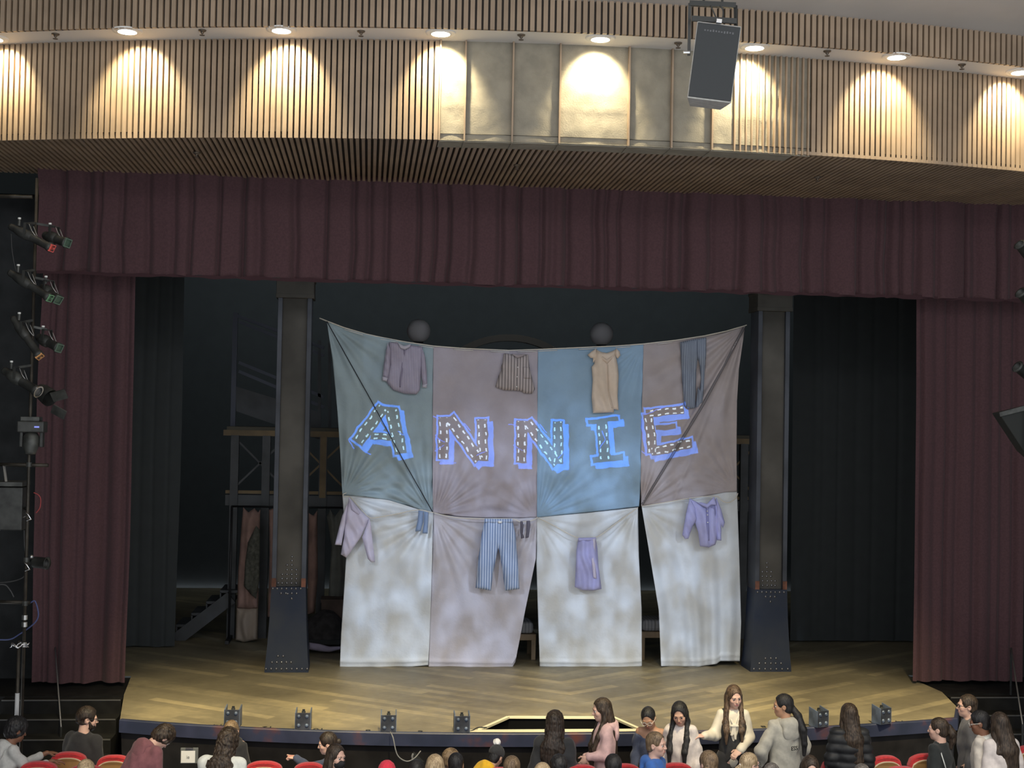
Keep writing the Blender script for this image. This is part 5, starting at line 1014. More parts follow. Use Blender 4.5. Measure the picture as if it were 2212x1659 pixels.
        if top.get('vest'):
            V = field(U(0, 0, .2)-.34, U(0, 0, .2)+.36, .0105); torso(V, g+.012)
            for s_ in (-1, 1): V.ell(sh_[s_]+np.array([s_*.05, 0, -.02])*B, np.array([.062, .2, .10])*B, .02, 's', M=RB)
            V.cone(U(0, .14, .52), U(0, .14, .14), .098*B, .012*B, .015, 's', flat=(1, .5, 1)); V.cone(U(0, .14, .04), U(0, .14, -.10), .01*B, .10*B, .015, 's', flat=(1, .5, 1)); V.ell(Hh(0, .01, -.06), np.array([.085, .09, .085])*S, .012, 's', M=RH); link('waistcoat', V.mesh('v')[0], top['vest'], e, True)
            T_ = field(U(0, .1, .3)-.2, U(0, .1, .3)+.25, .008)
            for k in range(0):
                a0, a1 = PI*k/12+PI, PI*(k+1)/12+PI; f_ = lambda a: U(.066*math.cos(a), -.0+.064*-math.sin(a), .478-.04*-math.sin(a)); T_.cone(f_(a0), f_(a1), .014*S, .014*S, .01)
            for s_ in (-1, 1): T_.ell(U(s_*.026, .122, .352), np.array([.026, .012, .013])*S, .012); T_.cone(U(s_*.008, .124, .35), U(s_*.020+.006, .124, .235+.02*s_), .009*S, .016*S, .012, flat=(1, 1.7, 1))
            T_.ell(U(0, .124, .352), np.array([.013, .012, .013])*S, .01); T_.cone(U(-.062, .05, .475), U(-.006, .116, .36), .014*S, .012*S, .01); T_.cone(U(.062, .05, .475), U(.006, .116, .36), .014*S, .012*S, .01); T_.warp(wrinkle(.003, 3., sd)); link('neck_bow', T_.mesh('b')[0], top['mat'], e, True)
        if nk == 'hood':
            K = field(neck-.24*S, neck+.2*S, .009); hm = top.get('hoodmat', top['mat'])
            for k in range(20):
                a0, a1 = 2*PI*k/20, 2*PI*(k+1)/20; f_ = lambda a: U(.086*math.cos(a), -.014+.070*math.sin(a), .482-.016*math.sin(a)); r_ = lambda a: (.020+.020*max(0, .3-math.sin(a)))*S; K.cone(f_(a0), f_(a1), r_(a0), r_(a1), .02)
            K.ell(U(0, -.108, .405), np.array([.118, .040, .105])*B, .05, M=RB); K.ell(U(0, -.082, .485), np.array([.07, .036, .035])*B, .02, 's', M=RB); K.warp(wrinkle(.006, 1.6, sd)); link('hood', K.mesh('k')[0], hm, e, True)
            if top.get('hoodin'):
                K = field(neck-.16*S, neck+.12*S, .009); K.ell(U(0, -.07, .462), np.array([.082, .045, .05])*B, .02, M=RB); link('hood_lining', K.mesh('k')[0], top['hoodin'], e, True)
        if top.get('cuff'):
            for s_ in (-1, 1):
                b, c = J[s_][1], J[s_][2]; dd = (c-b)/np.linalg.norm(c-b); MB().tube([c-dd*.05, c-dd*.005], [.035*B, .033*B], 14).build('cuff', top['cuff'], e, smooth=True)
    pm = pants or mat('dark_trousers', (.02, .02, .024), .85); C = field(np.array([min(p[0] for p in ank)-.16, -.2, .04]), np.array([max(p[0] for p in ank)+.16, max(p[1] for p in knees)+.2, zp+.18]), .016)
    C.ell(U(0, -.01, .02), np.array([.130*w, .096, .105])*B, .05, M=RB)
    for h_, k_, a_ in zip(hips, knees, ank): C.cone(h_, k_, .086*B, .07*B, .04); C.cone(k_, (a_[0], a_[1], .1), .07*B, .062*B, .03)
    C.warp(wrinkle(.006, 1., sd)); link('trousers', C.mesh('p')[0], pm, e, True)
    for h_, k_, a_ in zip(hips, knees, ank):
        b = MB(); b.sphere((a_[0], a_[1]+.055*B, .05), .05, 14, (.95, 2.5*B, 1.0)); b.build('shoe', BLK, e, smooth=True)
    # ---------------------------------------------------------------- hair, hat, glasses
    if hair:
        st_ = hair['style']; hm = HR[hair['col']]; L = hair.get('len', .3); vol = hair.get('vol', .013); q = [hc-.17*S-vol, hc+.17*S+vol]
        if st_ in ('long',): q += [U(0, -.1, .46-L)-.16, U(0, .14, .46-L)+.12, U(0, 0, .46)-.2*S, U(0, 0, .46)+.2*S]
        tail = hair.get('tail'); 
        if tail: q += [np.array(Hh(*p))-.07 for p in tail]+[np.array(Hh(*p))+.07 for p in tail]
        q = np.array(q); K = field(q.min(0), q.max(0), .0062 if fine else .008)
        K.ell(Hh(0, -.014, .027), np.array([.073+vol, .092+vol, .088+vol])*S, .01, M=RH); nape = hair.get('nape', .055)
        K.ell(Hh(0, -.045, -.035), np.array([.064+vol*.8, .052+vol, nape])*S, .02, M=RH)
        # hairline: open the face
        fl = hair.get('line', .07)+.008; K.ell(Hh(0, .098, fl-.085), np.array([.064, .062, .088])*S, .012, 's', M=RH)
        if st_ != 'long' and not hair.get('over'):
            for s_ in (-1, 1): K.ell(Hh(s_*.085, .012, -.03), np.array([.022, .030, .040])*S, .01, 's', M=RH)
        if hair.get('under'): 
            for s_ in (-1, 1): K.ell(Hh(s_*.095, -.02, -.04), np.array([.036, .10, .055])*S, .012, 's', M=RH)
        if st_ == 'long':
            sdv = hair.get('sides', 'LR'); bx_ = hair.get('bx', 0)
            bk = U(bx_, -.105, .46-L); K.cone(Hh(0, -.055, -.03), U(bx_*.4, -.09, .42), .070*S, .070*S, .03, flat=(.80, 1.25, 1)); sp_ = hair.get('spread', 1.); K.cone(U(bx_*.4, -.09, .42), bk, .072*S*sp_, .045*S*sp_, .04, flat=(.72, 1.5*sp_, 1))
            for s_, nm in ((-1, 'L'), (1, 'R')):
                K.cone(Hh(s_*.068, .0, .0), Hh(s_*.075, .0, -.10), .026*S, .028*S, .02)
                if nm in sdv: K.cone(Hh(s_*.074, .0, -.09), U(s_*.088, .088, .38), .027*S, .030*S, .02); K.cone(U(s_*.088, .088, .38), U(s_*.082, .135, .46-L*.5), .034*S, .030*S, .02, flat=(.9, 1.3, 1)); K.cone(U(s_*.082, .135, .46-L*.5), U(s_*.085, .138, .46-L*.95), .030*S, .010*S, .02, flat=(1, 1.3, 1))
                else: K.cone(Hh(s_*.072, -.01, -.09), U(s_*.08, -.075, .40), .026*S, .03*S, .02)
        if st_ == 'bun' or bun: c_ = hair.get('bun', (0, -.125, .03)); K.ell(Hh(*c_), np.array([.040, .036, .040])*S*hair.get('bs', 1), .008)
        if tail:
            rs_ = hair.get('tr', (.022, .032, .012)); n_ = len(tail)
            for i in range(n_-1):
                r0 = np.interp(i/(n_-1), [0, .4, 1], rs_)*S; r1 = np.interp((i+1)/(n_-1), [0, .4, 1], rs_)*S; K.cone(Hh(*tail[i]), Hh(*tail[i+1]), r0, r1, .015)
        K.warp(strands(hair.get('amp', .0014), hair.get('freq', 34), hc[0], hc[1], 6., hair.get('curl', 0), sd)); link('hair', K.mesh('h')[0], hm, e, True)
        if hair.get('tie'): tp = Hh(*(tail[0] if tail else hair.get('bun', (0, -.1, .03)))); b = MB(); b.sphere(tp, .024*S, 12, (1, 1, 1)); b.build('hair_tie', hair['tie'], e, smooth=True)
    if hat:
        K = field(hc-.2*S, hc+.24*S, .007); K.ell(Hh(0, -.012, .035), np.array([.086, .104, .092])*S, .01, M=RH); K.ell(Hh(0, .03, -.07), np.array([.15, .2, .09])*S, .01, 's', M=RH)
        if hat.get('rib'): K.warp(strands(.003, 40, hc[0], hc[1], .1))
        link('hat', K.mesh('hat')[0], hat['mat'], e, True)
        if hat.get('pom'): K = field(Hh(*hat['pom'])-.09, Hh(*hat['pom'])+.09, .006); K.ell(Hh(*hat['pom']), np.array([.042]*3)*S, .01); K.warp(wrinkle(.01, 4., 1.)); link('pompom', K.mesh('pom')[0], hat['pommat'], e, True)
    if beard:
        K = field(hc-.17*S, hc+.13*S, .006); K.ell(Hh(0, .030, -.080), np.array([.051, .064, .046])*S, .01, M=RH); K.cone(Hh(-.058, .02, -.03), Hh(-.045, .045, -.085), .014*S, .018*S, .02); K.cone(Hh(.058, .02, -.03), Hh(.045, .045, -.085), .014*S, .018*S, .02); K.ell(Hh(0, .100, -.056), np.array([.024, .02, .012])*S, .006, 's', M=RH); K.ell(Hh(0, .07, -.02), np.array([.05, .06, .035])*S, .01, 's', M=RH); K.warp(wrinkle(.003, 5., 2.)); link('beard', K.mesh('beard')[0], HR[beard], e, True)
    if glasses:
        b = MB()
        for s_ in (-1, 1):
            b.tube([Hh(s_*.032+.021*math.cos(a)*1.15, .102-.004*abs(math.cos(a)), -.004+.019*math.sin(a)) for a in np.linspace(0, 2*PI, 17)[:-1]], .0026*S, 6, closed=True); b.tube([Hh(s_*.056, .098, .004), Hh(s_*.076, .06, .005), Hh(s_*.083, -.01, .0)], .0024*S, 6)
        b.tube([Hh(-.010, .105, .0), Hh(0, .108, .003), Hh(.010, .105, .0)], .0024*S, 6); b.build('glasses', glasses, e, smooth=True)
    if mask:
        K = field(hc-.16*S, hc+.16*S, .0058); K.ell(Hh(0, .034, -.056), np.array([.058, .082, .058])*S, .02, M=RH); K.cone(Hh(0, .1, -.03), Hh(0, .104, -.045), .01*S, .012*S, .015); K.ell(Hh(0, -.035, -.03), np.array([.14, .075, .16])*S, .008, 's', M=RH); K.ell(Hh(0, .06, .055), np.array([.12, .12, .075])*S, .008, 's', M=RH); link('face_mask', K.mesh('m')[0], mask, e, True)
        b = MB()
        for s_ in (-1, 1): b.tube([Hh(s_*.056, .045, -.035), Hh(s_*.072, .02, -.018), Hh(s_*.078, .0, .008)], .002*S, 5); b.tube([Hh(s_*.054, .045, -.075), Hh(s_*.070, .015, -.05), Hh(s_*.077, .0, -.03)], .002*S, 5)
        b.build('ear_loop', mask, e, smooth=True)
    LOCAL[0] = False
    return e, U, Hh, (cz, sz, base, zf), J
def fab(n, c, **k): return mat(n, c, .92, noise=k.get('noise', (25, .08)), bump=(90, .12), sheen=.15)
GREY_H = fab('pale_grey_fleece', (.50, .50, .48)); BLACK_F = fab('black_sweater', (.022, .022, .025)); MAROON = fab('maroon_fleece', (.22, .085, .095)); CHAR = fab('charcoal_lining', (.09, .08, .085)); WHITE_F = fab('white_fleece', (.72, .74, .70)); NAVY_F = fab('navy_knit', (.055, .07, .12)); PINK_F = fab('pink_fleece', (.66, .44, .43)); STONE = fab('stone_fleece', (.45, .43, .37)); CREAM_F = fab('cream_fleece', (.68, .62, .54)); YEL = fab('yellow_jacket', (.80, .46, .02)); BLUE_J = fab('blue_jacket', (.04, .13, .42)); BLOUSE = mat('cream_blouse', (.70, .64, .52), .6, noise=(12, .06)); PUFFER = mat('black_nylon', (.022, .023, .025), .5, noise=(14, .2), spec=.3); IVORY = fab('ivory_knit', (.66, .60, .57)); MUTED = fab('muted_plum', (.10, .05, .06)); GLB = mat('black_frames', (.015, .015, .015), .3); GLW = mat('white_frames', (.75, .70, .62), .3); MASKB = mat('black_mask', (.012, .012, .014), .8); REDH = fab('red_knit', (.62, .03, .06)); BEAN = fab('black_beanie', (.03, .03, .032)); POM = fab('white_pompom', (.78, .76, .74)); SCR = fab('leopard_scrunchie', (.16, .11, .07), noise=(60, .9)); PINKT = mat('pink_tie', (.7, .25, .32), .6)
BLK_SH = fab('black_jersey', (.02, .024, .024)); BLACKJ = fab('black_fleece', (.026, .027, .03))
def write(e_, info, U, txt, x, y, z, size, m, tilt=0.):
    LOCAL[0] = True; o = text_mesh('back_print', txt, size, .003, m); o.parent = e_; p = U(x, y, z); o.location = p; o.rotation_euler = (PI/2, 0, tilt); LOCAL[0] = False
# ---- left side
person('person in a pale grey hoodie resting both hands on a red seat back', 42, 1553, 14.65, .235, -62, (0, 4, 0), (14, -4), skin='brown', hair=dict(style='short', col='black', vol=.030, nape=.075, curl=.005), top=dict(name='hoodie', mat=GREY_H, neck='hood', baggy=.026, sleeve=.72), hands='LR', wide=1.05, arms={'L': ((.02, .18, -.20), (-.02, .42, -.10), (0.1, 1, -.1), 16, (0, -.2, -1)), 'R': ((.03, .16, -.22), (.0, .40, -.15), (0, 1, -.15), 20, (0, -.2, -1))})
person('person with beard and dark glasses in a black sweater, looking right', 190, 1528, 15.2, .248, -28, (-48, 3, 0), (4, 0), skin='fair', hair=dict(style='short', col='dark', vol=.016, line=.07, under=True, curl=.002, nape=.03), top=dict(name='sweater', mat=BLACK_F, baggy=.024, puff=.018), beard='dark', glasses=GLB, wide=1.3)
person('person in a maroon hoodie with messy brown hair, bent forward to the right', 372, 1576, 14.3, .235, -52, (0, 30, 8), (30, 0), skin='fair', hair=dict(style='short', col='brown', vol=.024, nape=.07, curl=.007), top=dict(name='hoodie', mat=MAROON, neck='hood', hoodin=CHAR, baggy=.034, puff=.03), wide=1.35)
person('blonde head at the bottom left, below the person in black', 186, 1643, 13.4, .225, 5, sit=True, fine=False, hair=dict(style='short', col='blond', vol=.015, over=True, nape=.075), top=dict(mat=IVORY), skin='fair')
person('person with long curly brown hair in a white sweatshirt, seen from behind', 499, 1577, 14.15, .245, -12, (0, 8, 8), (16, 0), skin='fair', hair=dict(style='long', col='brown', vol=.030, len=.14, sides='', curl=.010, spread=1.35), top=dict(name='sweatshirt', mat=WHITE_F, baggy=.032, puff=.03), wide=1.32)
person('light-brown-haired head bent low in front of a footlight, behind the curly-haired person', 495, 1562, 15.2, .215, 165, (0, 25, 8), (4, 0), skin='fair', hair=dict(style='short', col='light', vol=.012, line=.07), top=dict(mat=BLACK_F), wide=.72)
person('person with a dark hair bun in a navy top, pointing to the left', 706, 1583, 15.0, .228, 70, (22, 0, -4), (10, 0), skin='fair', hair=dict(style='bun', col='dark', vol=.012, bun=(.0, -.125, -.005), bs=.85, line=.06), top=dict(name='sweater', mat=NAVY_F, baggy=.022, sleeve=.94), hands='L', arms={'L': ((.10, .14, -.10), (.04, .36, -.10), (.0, 1, .22), (0, 78, 84, 88), (0, -.3, -1)), 'R': None} and {'L': ((.10, .17, -.03), (.02, .36, .045), (.0, 1, .10), (2, 80, 86, 90), (.2, -.2, -1))})
person('person with straight brown hair and a black face mask, in front of the pointing person', 727, 1609, 13.9, .238, -128, (-6, 2, -4), skin='fair', hair=dict(style='long', col='brown', vol=.010, len=.25, sides='', line=.07), top=dict(mat=BLACK_F), mask=MASKB)
person('person in a red knit hat at the bottom, left of centre', 836, 1645, 13.6, .225, 0, sit=True, fine=False, hat=dict(mat=REDH, rib=1), hair=None, top=dict(mat=MUTED), skin='light')
person('small dark-haired head between the red hat and the blonde hair', 900, 1643, 13.65, .215, 0, sit=True, fine=False, hair=dict(style='short', col='black', vol=.012, over=True, nape=.07), top=dict(mat=BLACK_F), skin='brown')
person('person with long straight strawberry blonde hair at the bottom centre', 940, 1632, 13.4, .235, 0, sit=True, fine=False, hair=dict(style='long', col='blond', vol=.014, len=.3, sides=''), top=dict(mat=IVORY), skin='fair')
person('short-haired person looking right, behind the person with cropped black hair', 974, 1617, 14.5, .23, -58, skin='fair', hair=dict(style='short', col='light', vol=.008, line=.06, nape=.05), top=dict(mat=BLACK_F))
person('person with cropped black hair at the bottom, left of the yellow hood', 985, 1627, 13.7, .23, -10, sit=True, fine=False, skin='tan', hair=dict(style='short', col='black', vol=.006, nape=.055), top=dict(mat=BLACK_F))
person('person in a black beanie with white pompom and a yellow hooded jacket', 1078, 1612, 14.35, .215, -55, (20, -14, -10), (46, 0), skin='light', hat=dict(mat=BEAN, rib=1, pom=(-.035, -.02, .145), pommat=POM), hair=dict(style='short', col='black', vol=.002, nape=.075, over=True), top=dict(name='jacket', mat=YEL, neck='hood', hoodin=CREAM_F, baggy=.03, puff=.03), wide=1.12)
person('light-brown-haired head just right of the yellow jacket', 1106, 1635, 13.5, .225, -8, sit=True, fine=False, hair=dict(style='short', col='light', vol=.014, over=True, nape=.075), top=dict(mat=IVORY), skin='fair')
# ---- middle
person('person with very long wavy dark hair in a black fleece, seen from behind', 1199, 1537, 14.55, .238, -12, (0, 3, 0), skin='tan', hair=dict(style='long', col='dark', vol=.020, len=.36, sides='', curl=.006, bx=-.03, spread=1.3), top=dict(name='fleece_jacket', mat=BLACKJ, baggy=.034, puff=.03, length=-.2), wide=1.12)
person('dark short curly-haired head below the person in black fleece', 1207, 1632, 13.4, .225, 0, sit=True, fine=False, hair=dict(style='short', col='black', vol=.016, curl=.006, over=True, nape=.07), top=dict(mat=MUTED), skin='dark')
person('blond crown peeking up at the bottom edge, left of the dark curly head', 1172, 1650, 13.2, .22, 0, sit=True, fine=False, hair=dict(style='short', col='blond', vol=.015, over=True, nape=.07), top=dict(mat=IVORY), skin='fair')
PK = person('person with long straight brown hair in a pink hoodie, standing in profile', 1298, 1509, 14.8, .236, 92, (2, 10, 0), skin='fair', hair=dict(style='long', col='brown', vol=.010, len=.40, sides='LR', line=.07), top=dict(name='hoodie', mat=PINK_F, neck='hood', baggy=.028, puff=.022, length=-.06, cuff=WHITE_F), hands='LR', arms={'L': ((.03, .03, -.25), (-.02, .20, -.27), (0, .6, -.7), 30), 'R': ((.03, -.02, -.26), (.0, .18, -.34), (0, .3, -.9), 30)}, pants=fab('dark_jeans', (.04, .04, .05)))
person('black-haired head with a low parting, in front of the pink hoodie', 1325, 1631, 13.55, .225, 0, sit=True, fine=False, hair=dict(style='short', col='black', vol=.014, over=True, nape=.08), top=dict(mat=BLACK_F), skin='light')
person('person with white glasses, slicked ponytail and navy off-shoulder top, looking down', 1397, 1532, 14.9, .228, 158, (0, 18, 6), (12, 0), skin='tan', hair=dict(style='short', col='black', vol=.006, line=.07, tail=[(.03, -.10, .01), (.06, -.125, -.02), (.075, -.12, -.07), (.07, -.11, -.11)], tr=(.022, .034, .014), tie=POM), top=dict(name='off_shoulder_top', mat=NAVY_F, neck='none', baggy=.018, offsh=True), glasses=GLW)
person('smiling person with tied light-brown hair in a blue and cream jacket', 1416, 1582, 14.0, .24, -118, (-8, 0, 2), skin='fair', hair=dict(style='short', col='light', vol=.007, line=.07, nape=.06, tail=[(-.02, -.10, -.03), (-.06, -.09, -.09), (-.09, -.05, -.15), (-.10, .0, -.2)], tr=(.022, .034, .016)), top=dict(name='jacket', mat=BLUE_J, neck='hood', hoodmat=BLUE_J, hoodin=fab('straw_lining', (.72, .58, .27)), baggy=.026, puff=.022))
person('person with very long black hair in an ivory top, looking down to the left', 1466, 1520, 14.8, .236, 150, (10, 22, 4), skin='light', hair=dict(style='long', col='black', vol=.013, len=.42, sides='LR', line=.07), top=dict(name='sweatshirt', mat=IVORY, baggy=.026, puff=.02, length=-.1), pants=fab('plum_trousers', (.09, .05, .06)))
person('tall person with long hair in a black waistcoat over a cream bow blouse', 1586, 1482, 15.0, .234, 172, (14, 12, 3), skin='fair', hair=dict(style='long', col='mix', vol=.010, len=.32, sides='LR', line=.06), top=dict(name='blouse', mat=BLOUSE, neck='none', baggy=.030, puff=.006, sleeve=.97, wr=.007, vest=mat('black_waistcoat', (.025, .025, .027), .8, noise=(30, .2)), length=-.07), hands='LR', arms={'L': ((.05, -.02, -.25), (-.07, .19, -.345), (.7, .45, -.45), 40, (0, -.5, -.8)), 'R': ((.07, .03, -.22), (.20, .20, -.20), (.8, .4, .05), 25, (0, -.2, -1))}, pants=BLACK_F)
person('light-brown-haired head with a leopard scrunchie, below the person in the waistcoat', 1531, 1623, 13.6, .24, 25, sit=True, fine=False, hair=dict(style='short', col='light', vol=.010, over=True, nape=.07, tail=[(-.07, -.08, -.02), (-.12, -.1, -.05), (-.13, -.1, -.12)], tie=SCR), top=dict(mat=BLACK_F), skin='fair')
person('blonde girl with a ponytail and thin glasses, looking right at the bottom edge', 1618, 1627, 13.8, .23, -70, sit=True, skin='fair', hair=dict(style='short', col='blond', vol=.008, line=.07, nape=.05, tail=[(.0, -.105, .0), (-.01, -.14, -.04), (-.01, -.145, -.12)], tr=(.022, .03, .014), tie=POM), glasses=GLB, top=dict(mat=MUTED))
person('dark grey-haired crown at the bottom edge, below the stone hoodie', 1667, 1650, 13.3, .22, 0, sit=True, fine=False, hair=dict(style='short', col='grey', vol=.012, over=True, nape=.07), top=dict(mat=BLACK_F), skin='brown')
H26 = person('person in a stone-coloured hoodie with a long black ponytail, lettering on her back', 1692, 1500, 14.85, .238, 22, (56, 4, 0), skin='tan', hair=dict(style='short', col='black', vol=.008, line=.07, nape=.06, tail=[(.0, -.10, -.03), (-.03, -.145, -.11), (-.075, -.185, -.25), (-.085, -.19, -.39), (-.085, -.18, -.50)], tr=(.030, .046, .020)), top=dict(name='hoodie', mat=STONE, neck='hood', baggy=.038, puff=.03, length=-.16, sleeve=.85), wide=1.1, arms={'L': ((.14, .02, -.24), (.10, .10, -.42)), 'R': ((.10, -.02, -.26), (.08, .1, -.44))})
write(H26[0], H26[3], H26[1], 'ESS', -.015, -.170, .245, .062, BLK, 0)
person('brown-haired head below the stone hoodie and the puffer jacket', 1752, 1637, 13.5, .225, 175, (0, 20, 0), sit=True, fine=False, hair=dict(style='long', col='brown', vol=.012, len=.2, sides='', line=.075), top=dict(mat=BLACK_F), skin='fair')
person('person in a black quilted puffer jacket with long brown hair, seen from behind', 1834, 1521, 14.8, .236, -8, (14, 2, 0), skin='fair', hair=dict(style='long', col='brown', vol=.013, len=.26, sides='R', curl=.003, bx=.07), top=dict(name='puffer_jacket', mat=PUFFER, neck='collar', baggy=.036, puff=.036, rings=True, length=-.16, wr=.003), wide=1.1)
person('grey-brown crown at the bottom edge, below the puffer jacket', 1862, 1652.5, 13.2, .22, 0, sit=True, fine=False, hair=dict(style='short', col='grey', vol=.014, over=True, nape=.07), top=dict(mat=BLACK_F), skin='fair')
# ---- right group
person('person with thin glasses and pinned-back dark hair, in profile at the right', 2091, 1501, 15.15, .24, 72, (10, 0, 0), skin='fair', hair=dict(style='short', col='brown', vol=.008, line=.07, curl=.002, nape=.055), top=dict(mat=fab('grey_cardigan', (.12, .12, .13)), baggy=.02), glasses=GLB)
B29 = person('person in a black top with white piping and a brown ponytail with pink tie', 2028, 1551, 14.65, .232, 38, (22, 2, 0), skin='fair', hair=dict(style='short', col='brown', vol=.007, line=.06, nape=.06, tail=[(.02, -.115, .025), (.03, -.145, -.05), (.035, -.14, -.13), (.03, -.12, -.2)], tr=(.026, .044, .022), tie=PINKT), top=dict(name='jersey', mat=BLK_SH, baggy=.024, puff=.02))
write(B29[0], B29[3], B29[1], 'R OF', .045, -.128, .205, .062, mat('white_print', (.7, .7, .7), .7), 0)
LOCAL[0] = True; MB().tube([B29[1](-.06, -.03, .50), B29[1](-.11, -.075, .43), B29[1](-.125, -.115, .35), B29[1](-.11, -.135, .27)], .006, 6).build('white_piping', WHITE_F, B29[0], smooth=True); LOCAL[0] = False
person('person with white glasses and pulled-back black hair in a cream hoodie', 2112, 1536, 14.4, .236, 48, (18, 14, 0), skin='brown', hair=dict(style='bun', col='black', vol=.008, line=.07, nape=.06, bun=(.0, -.11, -.02), bs=.9), top=dict(name='hoodie', mat=CREAM_F, neck='hood', hoodmat=WHITE_F, baggy=.03, puff=.028), glasses=GLW, wide=1.05)
person('person with very long brown hair and an ivory top, at the right edge', 2158, 1540, 14.2, .24, 6, (0, 2, -6), skin='fair', hair=dict(style='long', col='brown', vol=.012, len=.36, sides='', bx=.07), top=dict(name='sweatshirt', mat=IVORY, baggy=.028, puff=.022))
# printed page held up beside the maroon hoodie
e = empty('clipboard', Vector(atD(409, 1632, 14.9)), 'clipboard with a printed white page, beside the person in the maroon hoodie', 'clipboard'); c = e.location
MB().box(c, (.19, .012, .17)).build('board', mat('grey_board', (.14, .15, .15), .4), e, bevel=.004)
MB().box(c+Vector((-.012, -.009, -.012)), (.15, .004, .13)).build('page', mat('white_page', (.8, .8, .8), .7), e); MB().box(c+Vector((0, -.012, .078)), (.08, .014, .014)).build('clip', CHROME, e)
o = text_mesh('print', 'ie', .05, .001, mat('grey_ink', (.2, .2, .2), .7), False); o.rotation_euler = (PI/2, 0, 0); o.location = (-.03, -.013, -.03); o.parent = e
# ================================================================== light
w = bpy.data.worlds.new('world'); SC.world = w; w.use_nodes = True
w.node_tree.nodes['Background'].inputs[0].default_value = (.90, .95, 1.0, 1); w.node_tree.nodes['Background'].inputs[1].default_value = 1.5
def area(name, loc, rot, sx, sy, e, col):
    l = bpy.data.lights.new(name, 'AREA'); l.shape = 'RECTANGLE'; l.size = sx; l.size_y = sy; l.energy = e; l.color = col
    o = bpy.data.objects.new(name, l); COL.objects.link(o); o.location = loc; o.rotation_euler = rot; return o
def spot(name, loc, tgt, e, col, size, blend=.5, soft=.08):
    l = bpy.data.lights.new(name, 'SPOT'); l.energy = e; l.color = col; l.spot_size = R(size); l.spot_blend = blend; l.shadow_soft_size = soft
    o = bpy.data.objects.new(name, l); COL.objects.link(o); o.location = loc
    o.rotation_euler = (Vector(tgt)-Vector(loc)).to_track_quat('-Z', 'Y').to_euler(); return o
def house(nm, loc, rx, e):
    o = area(nm, loc, (R(rx), 0, 0), 13, 3.5, e, (1., .92, .80)); o.data.spread = R(84); return o
house('house_lights', (0, -11.5, 8.6), 0, 560); house('house_lights_rear', (0, -15.5, 8.6), 14, 560)
# added unseen cool fill upstage, lifting the blacks of the back wall
wl = area('backstage_fill', (0, 3.2, 8.4), (R(72), 0, 0), 15, 1.5, 120, (.86, .95, 1.)); wl.data.spread = R(120)
area('curtain_wash', (0, -14.5, 7.8), (R(62), 0, 0), 10, .6, 120, (1., .92, .9))
for i, x in enumerate((-3.75, -1.3, 1.3, 3.75)):
    spot('apron_wash', (x*.8, -9.2, 8.3), (x, -2.9, 0), 4300, (1., .83, .48), 28, .9, .15)
for sx in (-1, 1): spot('apron_edge_wash', (sx*3.4, -9.2, 8.3), (sx*4.55, -3.1, 0), 2600, (1., .84, .5), 15, .8, .15)
# ------------------------------------------------------------------ projector and gobo washes: the pictures live in the lamps' own light
class LN:
    def __init__(s, light):
        light.use_nodes = True; s.N, s.L = light.node_tree.nodes, light.node_tree.links; s.em = s.N['Emission']
    def m(s, op, a, b=None, c=None):
        n = s.N.new('ShaderNodeMath'); n.operation = op
        for i, v in enumerate((a, b, c)):
            if v is None: continue
            if isinstance(v, (int, float)): n.inputs[i].default_value = v
            else: s.L.new(v, n.inputs[i])
        return n.outputs[0]
    def dot(s, v, d):
        n = s.N.new('ShaderNodeVectorMath'); n.operation = 'DOT_PRODUCT'; s.L.new(v, n.inputs[0]); n.inputs[1].default_value = d; return n.outputs['Value']
    def hit(s, loc):
        g = s.N.new('ShaderNodeNewGeometry'); sp = s.N.new('ShaderNodeSeparateXYZ'); s.L.new(g.outputs['Incoming'], sp.inputs[0])
        k = -loc[1]; X = s.m('MULTIPLY_ADD', s.m('DIVIDE', sp.outputs[0], sp.outputs[1]), k, loc[0]); Z = s.m('MULTIPLY_ADD', s.m('DIVIDE', sp.outputs[2], sp.outputs[1]), k, loc[2])
        cb = s.N.new('ShaderNodeCombineXYZ'); s.L.new(X, cb.inputs[0]); s.L.new(Z, cb.inputs[1]); return X, Z, cb.outputs[0]
    def noise(s, v, scale, det=3, stretch=None):
        if stretch:
            mm = s.N.new('ShaderNodeVectorMath'); mm.operation = 'MULTIPLY'; s.L.new(v, mm.inputs[0]); mm.inputs[1].default_value = stretch; v = mm.outputs[0]
        n = s.N.new('ShaderNodeTexNoise'); n.inputs['Scale'].default_value = scale; n.inputs['Detail'].default_value = det; s.L.new(v, n.inputs['Vector']); return n.outputs['Fac']
    def mix(s, f, a, b):
        n = s.N.new('ShaderNodeMix'); n.data_type = 'RGBA'; s.L.new(f, n.inputs['Factor'])
        for k, v in (('A', a), ('B', b)):
            if isinstance(v, tuple): n.inputs[k].default_value = (*v, 1)
            else: s.L.new(v, n.inputs[k])
        return n.outputs['Result']
PL = (0.2, -15.5, 6.6)
pj = spot('title_projector', PL, (.15, 0, 2.6), 11000, (1, 1, 1), 34, .0, 0.0); n = LN(pj.data); X, Z, V = n.hit(PL)
def w2(x, y): p = onY(x, y, 0); return float(p[0]), float(p[2])
PXM = 1/150.
strokes = []   # (a, b, half width in px, dashes)
def st(a, b, w, dash=True): strokes.append((w2(*a), w2(*b), w*PXM, dash))
st((829, 878), (770, 957), 14); st((846, 884), (866, 980), 14); st((802, 941), (850, 946), 7); st((820, 884), (858, 888), 8, False)                       # A
st((959, 901), (957, 992), 12); st((970, 903), (1036, 994), 13); st((1041, 905), (1044, 996), 12)                   # N
st((1127, 908), (1126, 1000), 12); st((1138, 911), (1206, 1002), 13); st((1205, 910), (1206, 1002), 12)             # N
st((1300, 910), (1307, 994), 13); st((1270, 912), (1336, 904), 5, False); st((1280, 995), (1346, 988), 7, False)     # I
